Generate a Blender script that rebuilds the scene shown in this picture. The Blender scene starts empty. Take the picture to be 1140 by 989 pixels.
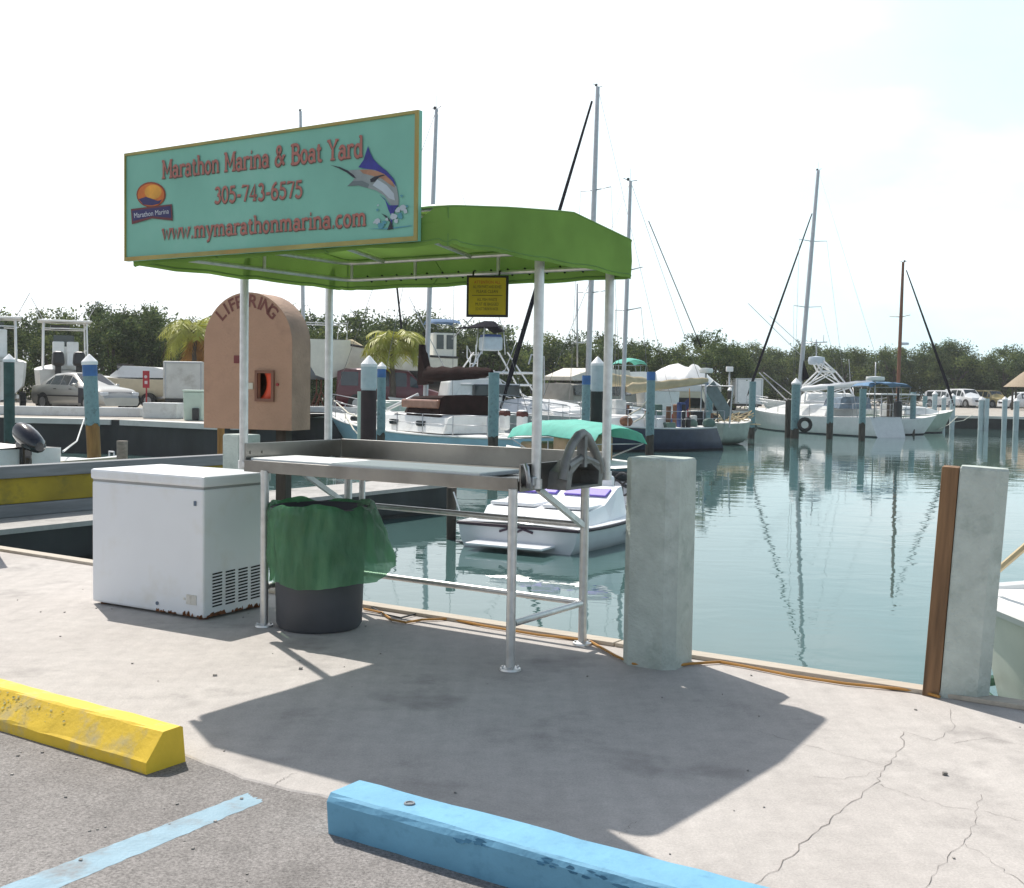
import bpy, bmesh, math, random
from math import pi, sin, cos, radians, sqrt, atan2
from mathutils import Vector, Matrix, noise as mnoise

random.seed(7)
S = bpy.context.scene
COL = S.collection

# ------------------------------------------------------------------ camera
F, PITCH, ROLL, HC = 1285.0, 0.0502, 0.016, 1.5      # focal length in photo pixels (photo is 1140 x 989)
_cp, _sp, _c, _s = cos(PITCH), sin(PITCH), cos(ROLL), sin(ROLL)
_R = Matrix(((1, 0, 0), (0, -_sp, -_cp), (0, _cp, -_sp)))
_R = Matrix(((_c, -_s, 0), (_s, _c, 0), (0, 0, 1))) @ _R
EYE = Vector((0, 0, HC))
cd = bpy.data.cameras.new('camera'); cam = bpy.data.objects.new('camera', cd); COL.objects.link(cam)
cd.sensor_fit = 'HORIZONTAL'; cd.sensor_width = 36; cd.lens = 36 * F / 1140
cd.clip_start = .05; cd.clip_end = 8000
mw = Matrix.Identity(4)
for r in range(3):
    mw[r][0] = _R[0][r]; mw[r][1] = -_R[1][r]; mw[r][2] = -_R[2][r]; mw[r][3] = EYE[r]
cam.matrix_world = mw
S.camera = cam

# ------------------------------------------------------------------ sky, sun, exposure
SUN = Vector((-.3377, .6144, 1)).normalized()          # from the canopy's and the freezer's shadows
SUN_EL = math.asin(SUN.z); SUN_AZ = atan2(SUN.x, SUN.y)
world = bpy.data.worlds.new('World'); S.world = world; world.use_nodes = True
nt = world.node_tree; nt.nodes.clear()
out = nt.nodes.new('ShaderNodeOutputWorld'); bg = nt.nodes.new('ShaderNodeBackground')
sky = nt.nodes.new('ShaderNodeTexSky'); sky.sky_type = 'NISHITA'; sky.sun_disc = False
sky.sun_elevation = SUN_EL; sky.sun_rotation = SUN_AZ
sky.air_density = 1.0; sky.dust_density = 2.0; sky.ozone_density = 1.0
tc = nt.nodes.new('ShaderNodeTexCoord'); mp = nt.nodes.new('ShaderNodeMapping')
mp.inputs['Scale'].default_value = (1, 1, 2.6)
no = nt.nodes.new('ShaderNodeTexNoise'); no.inputs['Scale'].default_value = 2.1; no.inputs['Detail'].default_value = 6
no.inputs['Roughness'].default_value = .52
rp = nt.nodes.new('ShaderNodeValToRGB'); rp.color_ramp.elements[0].position = .36; rp.color_ramp.elements[1].position = .66
rp.color_ramp.elements[0].color = (.80, .80, .80, 1); rp.color_ramp.elements[1].color = (1, 1, 1, 1)
sx = nt.nodes.new('ShaderNodeSeparateXYZ'); nt.links.new(tc.outputs['Generated'], sx.inputs[0])
hz = nt.nodes.new('ShaderNodeValToRGB'); hz.color_ramp.elements[0].position = .34; hz.color_ramp.elements[1].position = .75
hz.color_ramp.elements[0].color = (.97, .97, .97, 1); hz.color_ramp.elements[1].color = (.06, .06, .06, 1)   # bright low haze, clear blue overhead
nt.links.new(sx.outputs['Z'], hz.inputs[0])
fy = nt.nodes.new('ShaderNodeMapRange'); fy.inputs[1].default_value = -.35; fy.inputs[2].default_value = .45; fy.inputs[3].default_value = .5; fy.inputs[4].default_value = 1
nt.links.new(sx.outputs['Y'], fy.inputs[0])                     # the haze glares on the sun's side
fm_ = nt.nodes.new('ShaderNodeMath'); fm_.operation = 'MULTIPLY'; nt.links.new(hz.outputs[0], fm_.inputs[0]); nt.links.new(fy.outputs[0], fm_.inputs[1])
fx_ = nt.nodes.new('ShaderNodeMapRange'); fx_.inputs[1].default_value = -.05; fx_.inputs[2].default_value = .34; fx_.inputs[3].default_value = 0; fx_.inputs[4].default_value = 1
nt.links.new(sx.outputs['X'], fx_.inputs[0])
cl_ = nt.nodes.new('ShaderNodeMath'); cl_.operation = 'MULTIPLY'; cl_.use_clamp = True
cr_ = nt.nodes.new('ShaderNodeValToRGB'); cr_.color_ramp.elements[0].position = .49; cr_.color_ramp.elements[1].position = .66; cr_.color_ramp.elements[0].color = (1, 1, 1, 1); cr_.color_ramp.elements[1].color = (.1, .1, .1, 1)
nt.links.new(no.outputs['Fac'], cr_.inputs[0]); nt.links.new(cr_.outputs[0], cl_.inputs[0]); nt.links.new(fx_.outputs[0], cl_.inputs[1])
hc_ = nt.nodes.new('ShaderNodeMixRGB'); hc_.inputs[1].default_value = (12.6, 13.4, 13.8, 1); hc_.inputs[2].default_value = (8.9, 11.9, 12.8, 1)
nt.links.new(cl_.outputs[0], hc_.inputs[0])
ml = nt.nodes.new('ShaderNodeMath'); ml.operation = 'MULTIPLY'
mx = nt.nodes.new('ShaderNodeMixRGB'); nt.links.new(hc_.outputs[0], mx.inputs[2])
nt.links.new(tc.outputs['Generated'], mp.inputs['Vector']); nt.links.new(mp.outputs[0], no.inputs['Vector'])
nt.links.new(no.outputs['Fac'], rp.inputs['Fac']); nt.links.new(rp.outputs[0], ml.inputs[0]); nt.links.new(fm_.outputs[0], ml.inputs[1]); nt.links.new(ml.outputs[0], mx.inputs[0])
nt.links.new(sky.outputs[0], mx.inputs[1]); nt.links.new(mx.outputs[0], bg.inputs['Color'])
bg.inputs['Strength'].default_value = .085
nt.links.new(bg.outputs[0], out.inputs['Surface'])
sl = bpy.data.lights.new('sun', 'SUN'); sl.energy = 4.2; sl.angle = radians(.55); sl.color = (1, .955, .88)
so = bpy.data.objects.new('sun', sl); COL.objects.link(so); so.location = (0, 0, 30)
so.rotation_euler = SUN.to_track_quat('Z', 'Y').to_euler()
S.view_settings.view_transform = 'Standard'; S.view_settings.look = 'None'
S.view_settings.exposure = .38; S.view_settings.gamma = 1; S.view_settings.use_curve_mapping = False
S.cycles.max_bounces = 8; S.cycles.use_denoising = True; S.cycles.caustics_reflective = False

# ------------------------------------------------------------------ helpers
def ray(px, py):
    return Vector(((px - 570) / F, (py - 494.5) / F, 1)) @ _R     # row vector times matrix = transpose
def at(px, py, z=0.0):
    d = ray(px, py); return EYE + d * ((z - HC) / d.z)
def atd(px, py, Y):
    d = ray(px, py); return EYE + d * (Y / d.y)
def lin(r, g, b):
    f = lambda v: (v / 255 / 12.92) if v / 255 <= .04045 else ((v / 255 + .055) / 1.055) ** 2.4
    return (f(r), f(g), f(b))

MATS = {}
def M(name, col, rough=.5, metal=0.0, var=.12, scale=4.0, bump=0.0, bscale=60.0, spec=.5, stretch=None, trans=0.0,
      dirt=None, dirt_amt=0.0, dirt_scale=3.0, coat=0.0):
    if name in MATS: return MATS[name]
    m = bpy.data.materials.new(name); m.use_nodes = True; MATS[name] = m
    n = m.node_tree; b = n.nodes['Principled BSDF']; L = n.links.new
    b.inputs['Roughness'].default_value = rough; b.inputs['Metallic'].default_value = metal
    b.inputs['Specular IOR Level'].default_value = spec; b.inputs['Coat Weight'].default_value = coat
    t = n.nodes.new('ShaderNodeTexCoord'); mpn = n.nodes.new('ShaderNodeMapping')
    if stretch: mpn.inputs['Scale'].default_value = stretch
    L(t.outputs['Object'], mpn.inputs['Vector'])
    a = n.nodes.new('ShaderNodeTexNoise'); a.inputs['Scale'].default_value = scale; a.inputs['Detail'].default_value = 6
    L(mpn.outputs[0], a.inputs['Vector'])
    cr = n.nodes.new('ShaderNodeValToRGB'); cr.color_ramp.elements[0].position = .3; cr.color_ramp.elements[1].position = .7
    lo = [max(0, c * (1 - var)) for c in col]; hi = [min(.95, c * (1 + var)) for c in col]
    cr.color_ramp.elements[0].color = (*lo, 1); cr.color_ramp.elements[1].color = (*hi, 1)
    L(a.outputs['Fac'], cr.inputs['Fac']); outc = cr.outputs[0]
    if dirt:
        d = n.nodes.new('ShaderNodeTexNoise'); d.inputs['Scale'].default_value = dirt_scale; d.inputs['Detail'].default_value = 8
        d.inputs['Roughness'].default_value = .65; L(mpn.outputs[0], d.inputs['Vector'])
        dr = n.nodes.new('ShaderNodeValToRGB'); dr.color_ramp.elements[0].position = .52; dr.color_ramp.elements[1].position = .72
        dr.color_ramp.elements[1].color = (dirt_amt,) * 3 + (1,)
        L(d.outputs['Fac'], dr.inputs['Fac'])
        x = n.nodes.new('ShaderNodeMixRGB'); x.inputs[2].default_value = (*dirt, 1)
        L(dr.outputs[0], x.inputs[0]); L(outc, x.inputs[1]); outc = x.outputs[0]
    L(outc, b.inputs['Base Color'])
    if bump:
        q = n.nodes.new('ShaderNodeTexNoise'); q.inputs['Scale'].default_value = bscale; q.inputs['Detail'].default_value = 4
        L(mpn.outputs[0], q.inputs['Vector'])
        bu = n.nodes.new('ShaderNodeBump'); bu.inputs['Strength'].default_value = bump; bu.inputs['Distance'].default_value = .02
        L(q.outputs['Fac'], bu.inputs['Height']); L(bu.outputs[0], b.inputs['Normal'])
    if trans:
        tr = n.nodes.new('ShaderNodeBsdfTranslucent'); L(outc, tr.inputs['Color'])
        ms = n.nodes.new('ShaderNodeMixShader'); ms.inputs[0].default_value = trans
        o = n.nodes['Material Output']; L(b.outputs[0], ms.inputs[1]); L(tr.outputs[0], ms.inputs[2]); L(ms.outputs[0], o.inputs['Surface'])
    return m

class MB:
    """collects shapes for ONE mesh object"""
    def __init__(s): s.v = []; s.f = []; s.mi = []; s.sm = []
    def add(s, vs, fs, mi=0, sm=False):
        o = len(s.v); s.v += [tuple(v) for v in vs]
        for f in fs: s.f.append([i + o for i in f]); s.mi.append(mi); s.sm.append(sm)
    def box(s, c, d, mi=0, M=None, bev=0.0, tap=1.0):
        x, y, z = d[0] / 2, d[1] / 2, d[2] / 2; c = Vector(c)
        if bev <= 0:
            vs = [(-x, -y, -z), (x, -y, -z), (x, y, -z), (-x, y, -z), (-x * tap, -y * tap, z), (x * tap, -y * tap, z), (x * tap, y * tap, z), (-x * tap, y * tap, z)]
            fs = [(3, 2, 1, 0), (4, 5, 6, 7), (0, 1, 5, 4), (1, 2, 6, 5), (2, 3, 7, 6), (3, 0, 4, 7)]
        else:
            bm = bmesh.new(); bmesh.ops.create_cube(bm, size=1)
            for v in bm.verts: v.co = Vector((v.co.x * d[0], v.co.y * d[1], v.co.z * d[2]))
            if tap != 1:
                for v in bm.verts:
                    if v.co.z > 0: v.co.x *= tap; v.co.y *= tap
            bmesh.ops.bevel(bm, geom=list(bm.edges), offset=bev, segments=2, affect='EDGES', profile=.5)
            bm.verts.index_update(); vs = [v.co[:] for v in bm.verts]; fs = [[v.index for v in f.verts] for f in bm.faces]; bm.free()
        vs = [(M @ Vector(v) if M else Vector(v)) + c for v in vs]
        s.add(vs, fs, mi, False)
    def bar(s, p, q, w, h=None, mi=0, up=(0, 0, 1)):
        p = Vector(p); q = Vector(q); d = q - p; h = h or w
        z = d.normalized(); u = Vector(up)
        if abs(z.dot(u)) > .98: u = Vector((1, 0, 0))
        x = z.cross(u).normalized(); y = x.cross(z)
        vs = [b + x * (w / 2 * i) + y * (h / 2 * j) for b in (p, q) for i, j in ((-1, -1), (1, -1), (1, 1), (-1, 1))]
        s.add(vs, [(3, 2, 1, 0), (4, 5, 6, 7), (0, 1, 5, 4), (1, 2, 6, 5), (2, 3, 7, 6), (3, 0, 4, 7)], mi)
    def tube(s, pts, r, n=8, mi=0, cap=True, closed=False):
        P = [Vector(p) for p in pts]; m = len(P)
        R = r if isinstance(r, (list, tuple)) else [r] * m
        rings = []; px = None
        for i in range(m):
            if closed: t = P[(i + 1) % m] - P[i - 1]
            else: t = P[min(i + 1, m - 1)] - P[max(i - 1, 0)]
            t.normalize()
            if px is None:
                px = t.cross(Vector((0, 0, 1)))
                if px.length < .05: px = t.cross(Vector((0, 1, 0)))
            px = (px - t * px.dot(t)).normalized(); y = t.cross(px)
            rings.append([P[i] + (px * cos(2 * pi * k / n) + y * sin(2 * pi * k / n)) * R[i] for k in range(n)])
        vs = [v for g in rings for v in g]; fs = []
        for i in range(m if closed else m - 1):
            a = i * n; b = ((i + 1) % m) * n
            for k in range(n): fs.append((a + k, a + (k + 1) % n, b + (k + 1) % n, b + k))
        s.add(vs, fs, mi, True)
        if cap and not closed:
            s.add(rings[0], [tuple(range(n))[::-1]], mi); s.add(rings[-1], [tuple(range(n))], mi)
    def cyl(s, p, q, r, r2=None, n=16, mi=0): s.tube([p, q], [r, r if r2 is None else r2], n, mi)
    def lathe(s, prof, n=24, c=(0, 0, 0), mi=0, sm=True, sx=1, sy=1):
        c = Vector(c); vs = []; fs = []
        for r, z in prof:
            for k in range(n): vs.append(c + Vector((r * cos(2 * pi * k / n) * sx, r * sin(2 * pi * k / n) * sy, z)))
        for i in range(len(prof) - 1):
            for k in range(n): fs.append((i * n + k, i * n + (k + 1) % n, (i + 1) * n + (k + 1) % n, (i + 1) * n + k))
        s.add(vs, fs, mi, sm)
    def loft(s, rings, mi=0, sm=True, closed=True, cap=True, capmi=None):
        n = len(rings[0]); vs = [v for g in rings for v in g]; fs = []
        for i in range(len(rings) - 1):
            for k in range(n if closed else n - 1): fs.append((i * n + k, i * n + (k + 1) % n, (i + 1) * n + (k + 1) % n, (i + 1) * n + k))
        s.add(vs, fs, mi, sm)
        if cap:
            cm = mi if capmi is None else capmi
            s.add(rings[0], [tuple(range(n))[::-1]], cm); s.add(rings[-1], [tuple(range(n))], cm)
    def prism(s, poly, fr, depth, mi=0):
        """poly: 2-D outline; fr: function (a, b, d) -> point"""
        n = len(poly); vs = [fr(a, b, 0) for a, b in poly] + [fr(a, b, depth) for a, b in poly]
        s.add(vs, [tuple(range(n))[::-1], tuple(range(n, 2 * n))] + [(k, (k + 1) % n, n + (k + 1) % n, n + k) for k in range(n)], mi)
    def quad(s, a, b, c, d, mi=0): s.add([a, b, c, d], [(0, 1, 2, 3)], mi)
    def sphere(s, c, r, n=12, m=8, mi=0, sc=(1, 1, 1)):
        prof = [(sin(pi * j / m) * r, -cos(pi * j / m) * r) for j in range(m + 1)]
        vs = []; fs = []; c = Vector(c)
        for rr, z in prof:
            for k in range(n): vs.append(c + Vector((rr * cos(2 * pi * k / n) * sc[0], rr * sin(2 * pi * k / n) * sc[1], z * sc[2])))
        for i in range(m):
            for k in range(n): fs.append((i * n + k, i * n + (k + 1) % n, (i + 1) * n + (k + 1) % n, (i + 1) * n + k))
        s.add(vs, fs, mi, True)
    def build(s, name, mats, parent=None, loc=None, rz=0):
        me = bpy.data.meshes.new(name); me.from_pydata(s.v, [], s.f)
        for m in (mats if isinstance(mats, (list, tuple)) else [mats]): me.materials.append(m)
        me.polygons.foreach_set('material_index', s.mi); me.polygons.foreach_set('use_smooth', s.sm)
        bm = bmesh.new(); bm.from_mesh(me)
        bmesh.ops.remove_doubles(bm, verts=bm.verts, dist=1e-5)
        bmesh.ops.dissolve_degenerate(bm, edges=bm.edges, dist=1e-6)
        bmesh.ops.recalc_face_normals(bm, faces=bm.faces)
        for e in bm.edges:
            if len(e.link_faces) == 2 and e.calc_face_angle(0) > radians(42): e.smooth = False
        bm.to_mesh(me); bm.free(); me.update()
        o = bpy.data.objects.new(name, me); COL.objects.link(o)
        if parent: o.parent = parent
        if loc is not None: o.location = loc
        if rz: o.rotation_euler.z = rz
        return o

def tag(o, label, cat, group=None):
    o['label'] = label; o['category'] = cat
    if group: o['group'] = group
    return o
def thing(name, label, cat, loc=(0, 0, 0), rz=0, group=None):
    o = bpy.data.objects.new(name, None); COL.objects.link(o); o.empty_display_size = .2
    o.location = loc; o.rotation_euler = (0, 0, rz); return tag(o, label, cat, group)
def struct(o): o['kind'] = 'structure'; return o
def kids(o): return [c for c in bpy.data.objects if c.parent == o]
def copy_tree(o, parent=None):
    c = o.copy(); COL.objects.link(c); c.parent = parent
    for k in kids(o): copy_tree(k, c)
    return c
def local(o_loc, rz, P):
    d = Vector(P) - Vector(o_loc); c, s = cos(-rz), sin(-rz)
    return Vector((d.x * c - d.y * s, d.x * s + d.y * c, d.z))

def text_faces(txt, size=1.0, bold=0.0):
    cu = bpy.data.curves.new('t', 'FONT'); cu.body = txt; cu.size = size; cu.offset = bold; cu.resolution_u = 3
    ob = bpy.data.objects.new('t', cu); COL.objects.link(ob)
    dg = bpy.context.evaluated_depsgraph_get(); dg.update()
    me = bpy.data.meshes.new_from_object(ob.evaluated_get(dg))
    vs = [v.co.copy() for v in me.vertices]; fs = [list(p.vertices) for p in me.polygons]
    bpy.data.objects.remove(ob); bpy.data.curves.remove(cu); bpy.data.meshes.remove(me)
    return vs, fs
def put_text(mb, txt, x0, x1, y, h, fr, mi=0, off=0.0):
    """fit the text between x0 and x1 with cap height h on frame fr(x, y, d)"""
    vs, fs = text_faces(txt)
    xs = [v.x for v in vs]; a, b = min(xs), max(xs); cap = .70
    mb.add([fr(x0 + (v.x - a) / (b - a) * (x1 - x0), y + v.y / cap * h, off) for v in vs], fs, mi)

# ------------------------------------------------------------------ axes of the quay: u along the water's edge, v out to the water
TH = -.5815; O = Vector((-1.5072, 7.0333, 0)); U = Vector((cos(TH), sin(TH), 0)); V = Vector((-sin(TH), cos(TH), 0))
def T(a, b, z=0.0): return O + U * a + V * b + Vector((0, 0, z))
WZ = -.7                                                # water level

# ------------------------------------------------------------------ shared materials
white = M('white_gelcoat', (.78, .78, .76), .3, var=.05, scale=2, dirt=(.45, .42, .36), dirt_amt=.35)
white_b = M('white_paint', (.8, .8, .8), .45, var=.05)
alu = M('aluminium', (.42, .43, .45), .4, .8, var=.08, scale=8)
steel = M('stainless_steel', (.30, .285, .265), .3, .95, var=.3, scale=3, dirt=(.32, .3, .27), dirt_amt=.6, bump=.05, bscale=30)
galv = M('galvanised_pipe', (.62, .62, .62), .42, .8, var=.12, scale=20)
dark = M('black_plastic', (.02, .02, .022), .4, var=.2)
rubber = M('rubber', (.025, .025, .025), .8, var=.2)
glass = M('dark_glass', (.03, .04, .045), .08, spec=.8, var=.1)
teal = M('turquoise_paint', lin(122, 152, 156), .7, var=.28, scale=7, dirt=lin(62, 72, 66), dirt_amt=.85, dirt_scale=7)
wood_d = M('dark_piling_wood', (.06, .05, .04), .85, var=.35, scale=6, stretch=(3, 3, .5), bump=.3)
wood_t = M('tan_piling_wood', lin(150, 110, 60), .8, var=.25, scale=6, stretch=(3, 3, .4), bump=.2)
wood_p = 0
wood_g = M('weathered_wood', lin(140, 132, 122), .85, var=.25, scale=5, stretch=(1, 6, 6), bump=.25)
canvas_b = M('brown_canvas', (.024, .011, .010), .9, var=.25, spec=.08)
canvas_t = M('tan_canvas', lin(190, 175, 145), .85, var=.14, spec=.1)
canvas_k = M('black_canvas', (.010, .010, .016), .9, var=.25, spec=.05)
canvas_g = M('teal_canvas', lin(105, 195, 178), .75, var=.12, trans=.25)
shrink = M('white_shrinkwrap', (.82, .82, .82), .45, var=.06, scale=2, trans=.15)
wire = M('rigging_wire', (.2, .2, .2), .5, .6)
blackpaint = M('dark_hull_navy', (.025, .038, .075), .3, var=.25)
# ================================================================== SETTING
# ---- quay slab of concrete, seen close
def concrete_mat(name, base, warm, stain, scale=1.0, cracks=True, grain=.10):
    m = bpy.data.materials.new(name); m.use_nodes = True; n = m.node_tree; L = n.links.new
    b = n.nodes['Principled BSDF']; b.inputs['Roughness'].default_value = .85; b.inputs['Specular IOR Level'].default_value = .25
    t = n.nodes.new('ShaderNodeTexCoord')
    def noise(sc, det, rough=.6, stretch=None, rot=0):
        q = n.nodes.new('ShaderNodeTexNoise'); q.inputs['Scale'].default_value = sc; q.inputs['Detail'].default_value = det; q.inputs['Roughness'].default_value = rough
        mpn = n.nodes.new('ShaderNodeMapping'); mpn.inputs['Rotation'].default_value = (0, 0, rot)
        if stretch: mpn.inputs['Scale'].default_value = stretch
        L(t.outputs['Object'], mpn.inputs[0]); L(mpn.outputs[0], q.inputs['Vector']); return q.outputs['Fac']
    def ramp(src, p0, p1, c0, c1):
        r = n.nodes.new('ShaderNodeValToRGB'); r.color_ramp.elements[0].position = p0; r.color_ramp.elements[1].position = p1
        r.color_ramp.elements[0].color = (*c0, 1); r.color_ramp.elements[1].color = (*c1, 1); L(src, r.inputs[0]); return r.outputs[0]
    def mix(f, a, c, mode='MIX'):
        x = n.nodes.new('ShaderNodeMixRGB'); x.blend_type = mode
        if isinstance(f, float): x.inputs[0].default_value = f
        else: L(f, x.inputs[0])
        L(a, x.inputs[1])
        if isinstance(c, tuple): x.inputs[2].default_value = (*c, 1)
        else: L(c, x.inputs[2])
        return x.outputs[0]
    col = ramp(noise(.7 * scale, 8, .62), .32, .68, base, warm)
    col = mix(ramp(noise(1.6 * scale, 9, .7), .55, .78, (0, 0, 0), (.75,) * 3), col, stain)
    col = mix(ramp(noise(2.2, 6, .6, (5, .35, 1), -TH), .4, .75, (0, 0, 0), (.2,) * 3), col, stain)      # broom and drag streaks
    col = mix(ramp(noise(140, 2), .3, .7, (.86,) * 3, (1.12,) * 3), col, col, 'MIX') if False else col
    x = n.nodes.new('ShaderNodeMixRGB'); x.blend_type = 'MULTIPLY'; x.inputs[0].default_value = 1
    L(col, x.inputs[1]); L(ramp(noise(110, 4, .8), .28, .72, (1 - grain * 2.6,) * 3, (1 + grain,) * 3), x.inputs[2]); col = x.outputs[0]
    col = mix(ramp(noise(1.25, 4, .55), .585, .72, (0, 0, 0), (.6,) * 3), col, tuple(c * .7 for c in stain))        # oily smudges
    y2 = n.nodes.new('ShaderNodeMixRGB'); y2.blend_type = 'MULTIPLY'; y2.inputs[0].default_value = 1
    L(col, y2.inputs[1]); L(ramp(noise(9, 8, .75), .3, .7, (.86,) * 3, (1.1,) * 3), y2.inputs[2]); col = y2.outputs[0]
    L(col, b.inputs['Base Color'])
    bu = n.nodes.new('ShaderNodeBump'); bu.inputs['Strength'].default_value = .25; bu.inputs['Distance'].default_value = .006
    L(noise(70, 5, .7), bu.inputs['Height']); L(bu.outputs[0], b.inputs['Normal'])
    return m
conc = concrete_mat('quay_concrete', (.45, .415, .39), (.525, .49, .462), (.235, .217, .208))
asph = concrete_mat('old_asphalt', (.25, .232, .222), (.33, .31, .298), (.135, .124, .118), 1.5, grain=.3)
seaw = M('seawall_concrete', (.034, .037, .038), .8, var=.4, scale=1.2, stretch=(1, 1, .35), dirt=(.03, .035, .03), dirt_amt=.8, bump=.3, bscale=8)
dockc = concrete_mat('pier_concrete', (.38, .37, .35), (.48, .46, .44), (.2, .19, .18))
VE = .93; VA = -1.93
def slab(name, u0, u1, v0, v1, z0, z1, m, mside=None):
    mb = MB(); a = [T(u0, v0), T(u1, v0), T(u1, v1), T(u0, v1)]
    zt = Vector((0, 0, z1)); zb = Vector((0, 0, z0))
    mb.add([p + zt for p in a], [(0, 1, 2, 3)], 0)
    for k in range(4): mb.add([a[k] + zb, a[(k + 1) % 4] + zb, a[(k + 1) % 4] + zt, a[k] + zt], [(0, 1, 2, 3)], 1)
    return mb.build(name, [m, mside or m])
mb = MB(); rq = random.Random(12)
us = [-30, -12] + [-6 + .12 * k for k in range(100)] + [12, 30]; wob = [VA + (.035 * sin(u * 2.3) + .02 * sin(u * 5.1 + 1) + rq.uniform(-.012, .012)) * (abs(u) < 8) for u in us]
nn_ = len(us); mb.add([T(u, w, 0) for u, w in zip(us, wob)] + [T(u, VE, 0) for u in us], [(k, k + 1, nn_ + k + 1, nn_ + k) for k in range(nn_ - 1)])
mb.add([T(u, w, 0) for u, w in zip(us, wob)] + [T(u, w - .012, -.007) for u, w in zip(us, wob)], [(k, k + 1, nn_ + k + 1, nn_ + k) for k in range(nn_ - 1)])
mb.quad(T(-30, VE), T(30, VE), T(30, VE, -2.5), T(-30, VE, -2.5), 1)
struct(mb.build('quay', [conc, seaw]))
struct(slab('parking_lot', -30, 30, -30, VA + .2, -2.5, -.005, asph))
# board along the quay's edge
mb = MB(); a0, a1 = -14, 14
for k in range(7):
    x0 = a0 + (a1 - a0) * k / 7; x1 = a0 + (a1 - a0) * (k + 1) / 7 - .012
    c = T((x0 + x1) / 2, VE - .055, .012)
    mb.box(c, (x1 - x0, .11, .024), M=Matrix.Rotation(TH, 3, 'Z'), bev=.004)
struct(mb.build('quay_edge_board', M('edge_board', lin(180, 170, 156), .8, var=.18, scale=3, stretch=(1, 8, 8), dirt=(.2, .17, .14), dirt_amt=.6)))
# blue parking line
mb = MB(); P = [at(0, 987, 0), at(274, 882, 0), at(293, 891, 0), at(60, 989, 0)]
d0 = (P[0] - P[1]); d1 = (P[3] - P[2]); q = [P[1] + d0 * 2.4, P[1], P[2], P[2] + d1 * 2.6]
def ragged(a, b, n, amp):
    d = (b - a).normalized(); s = Vector((-d.y, d.x, 0)); rr_ = random.Random(int(a.x * 977)); return [a.lerp(b, k / n) + s * rr_.uniform(-amp, amp) for k in range(n)]
q = ragged(q[0], q[1], 90, .004) + ragged(q[1], q[2], 14, .009) + ragged(q[2], q[3], 90, .004) + [q[3]]
mb.add([Vector((v.x, v.y, -.0042)) for v in q], [tuple(range(len(q)))])
struct(mb.build('parking_line', M('worn_blue_line', lin(140, 166, 180), .85, var=.14, scale=6, dirt=(.22, .2, .19), dirt_amt=.9, dirt_scale=5, bump=.3, bscale=70)))
# cracks in the slab
def cracks():
    mb = MB(); rnd = random.Random(3)
    lines = [[(835, 989), (868, 965), (905, 930), (935, 905), (975, 872), (985, 858), (1003, 835), (1006, 815)],
             [(975, 872), (1010, 885), (1050, 898), (1090, 903), (1140, 915)],
             [(1030, 989), (1045, 965), (1075, 935), (1085, 915), (1092, 885)],
             [(1075, 940), (1110, 965), (1140, 985)],
             [(840, 813), (880, 825), (940, 842), (985, 852)],
             [(985, 858), (940, 868), (905, 865)],
             [(300, 877), (312, 870), (318, 866), (331, 861)],
             [(690, 930), (700, 921), (712, 915)],
             [(1006, 815), (1040, 825), (1062, 812), (1058, 790)], [(1140, 830), (1100, 822), (1062, 828)]]
    for ln in lines:
        pts = []
        for i in range(len(ln) - 1):
            a = at(*ln[i]); b = at(*ln[i + 1]); m = 6
            for k in range(m):
                p = a.lerp(b, k / m); n = (b - a).normalized(); n = Vector((-n.y, n.x, 0))
                pts.append(p + n * rnd.uniform(-.012, .012) * (1 if k else .3))
        pts.append(at(*ln[-1]))
        vs = []; fs = []
        for i, p in enumerate(pts):
            t = pts[min(i + 1, len(pts) - 1)] - pts[max(i - 1, 0)]; n = Vector((-t.y, t.x, 0)).normalized()
            w = rnd.uniform(.0003, .0014) * (1.05 if ln is lines[0] or ln is lines[6] else .75)
            vs += [p + n * w + Vector((0, 0, .002)), p - n * w + Vector((0, 0, .002))]
            if i: fs.append((2 * i - 2, 2 * i, 2 * i + 1, 2 * i - 1))
        mb.add(vs, fs)
    return struct(mb.build('pavement_cracks', M('crack_dirt', (.13, .115, .105), .95, var=.5, scale=5)))
cracks()
# gravel crumbs
mb = MB(); rnd = random.Random(5)
for k in range(150):
    if k < 100: u, v = rnd.uniform(-1.5, 4), rnd.uniform(-3.6, -1.95); z = -.006
    else: u, v = rnd.uniform(-2, 5), rnd.uniform(-1.9, .8); z = 0
    r = rnd.choice((.003, .004, .005, .009 if k % 9 == 0 else .005)); c = T(u, v, z + r * .5)
    vs = [c + Vector((rnd.uniform(.6, 1.3) * r * sx, rnd.uniform(.6, 1.3) * r * sy, rnd.uniform(.5, .9) * r * sz)) for sx in (-1, 1) for sy in (-1, 1) for sz in (-1, 1)]
    mb.add(vs, [(0, 1, 3, 2), (4, 6, 7, 5), (0, 4, 5, 1), (2, 3, 7, 6), (0, 2, 6, 4), (1, 5, 7, 3)])
g = mb.build('gravel', M('gravel_stone', (.3, .28, .26), .9, var=.5, scale=3)); g['kind'] = 'stuff'

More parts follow.
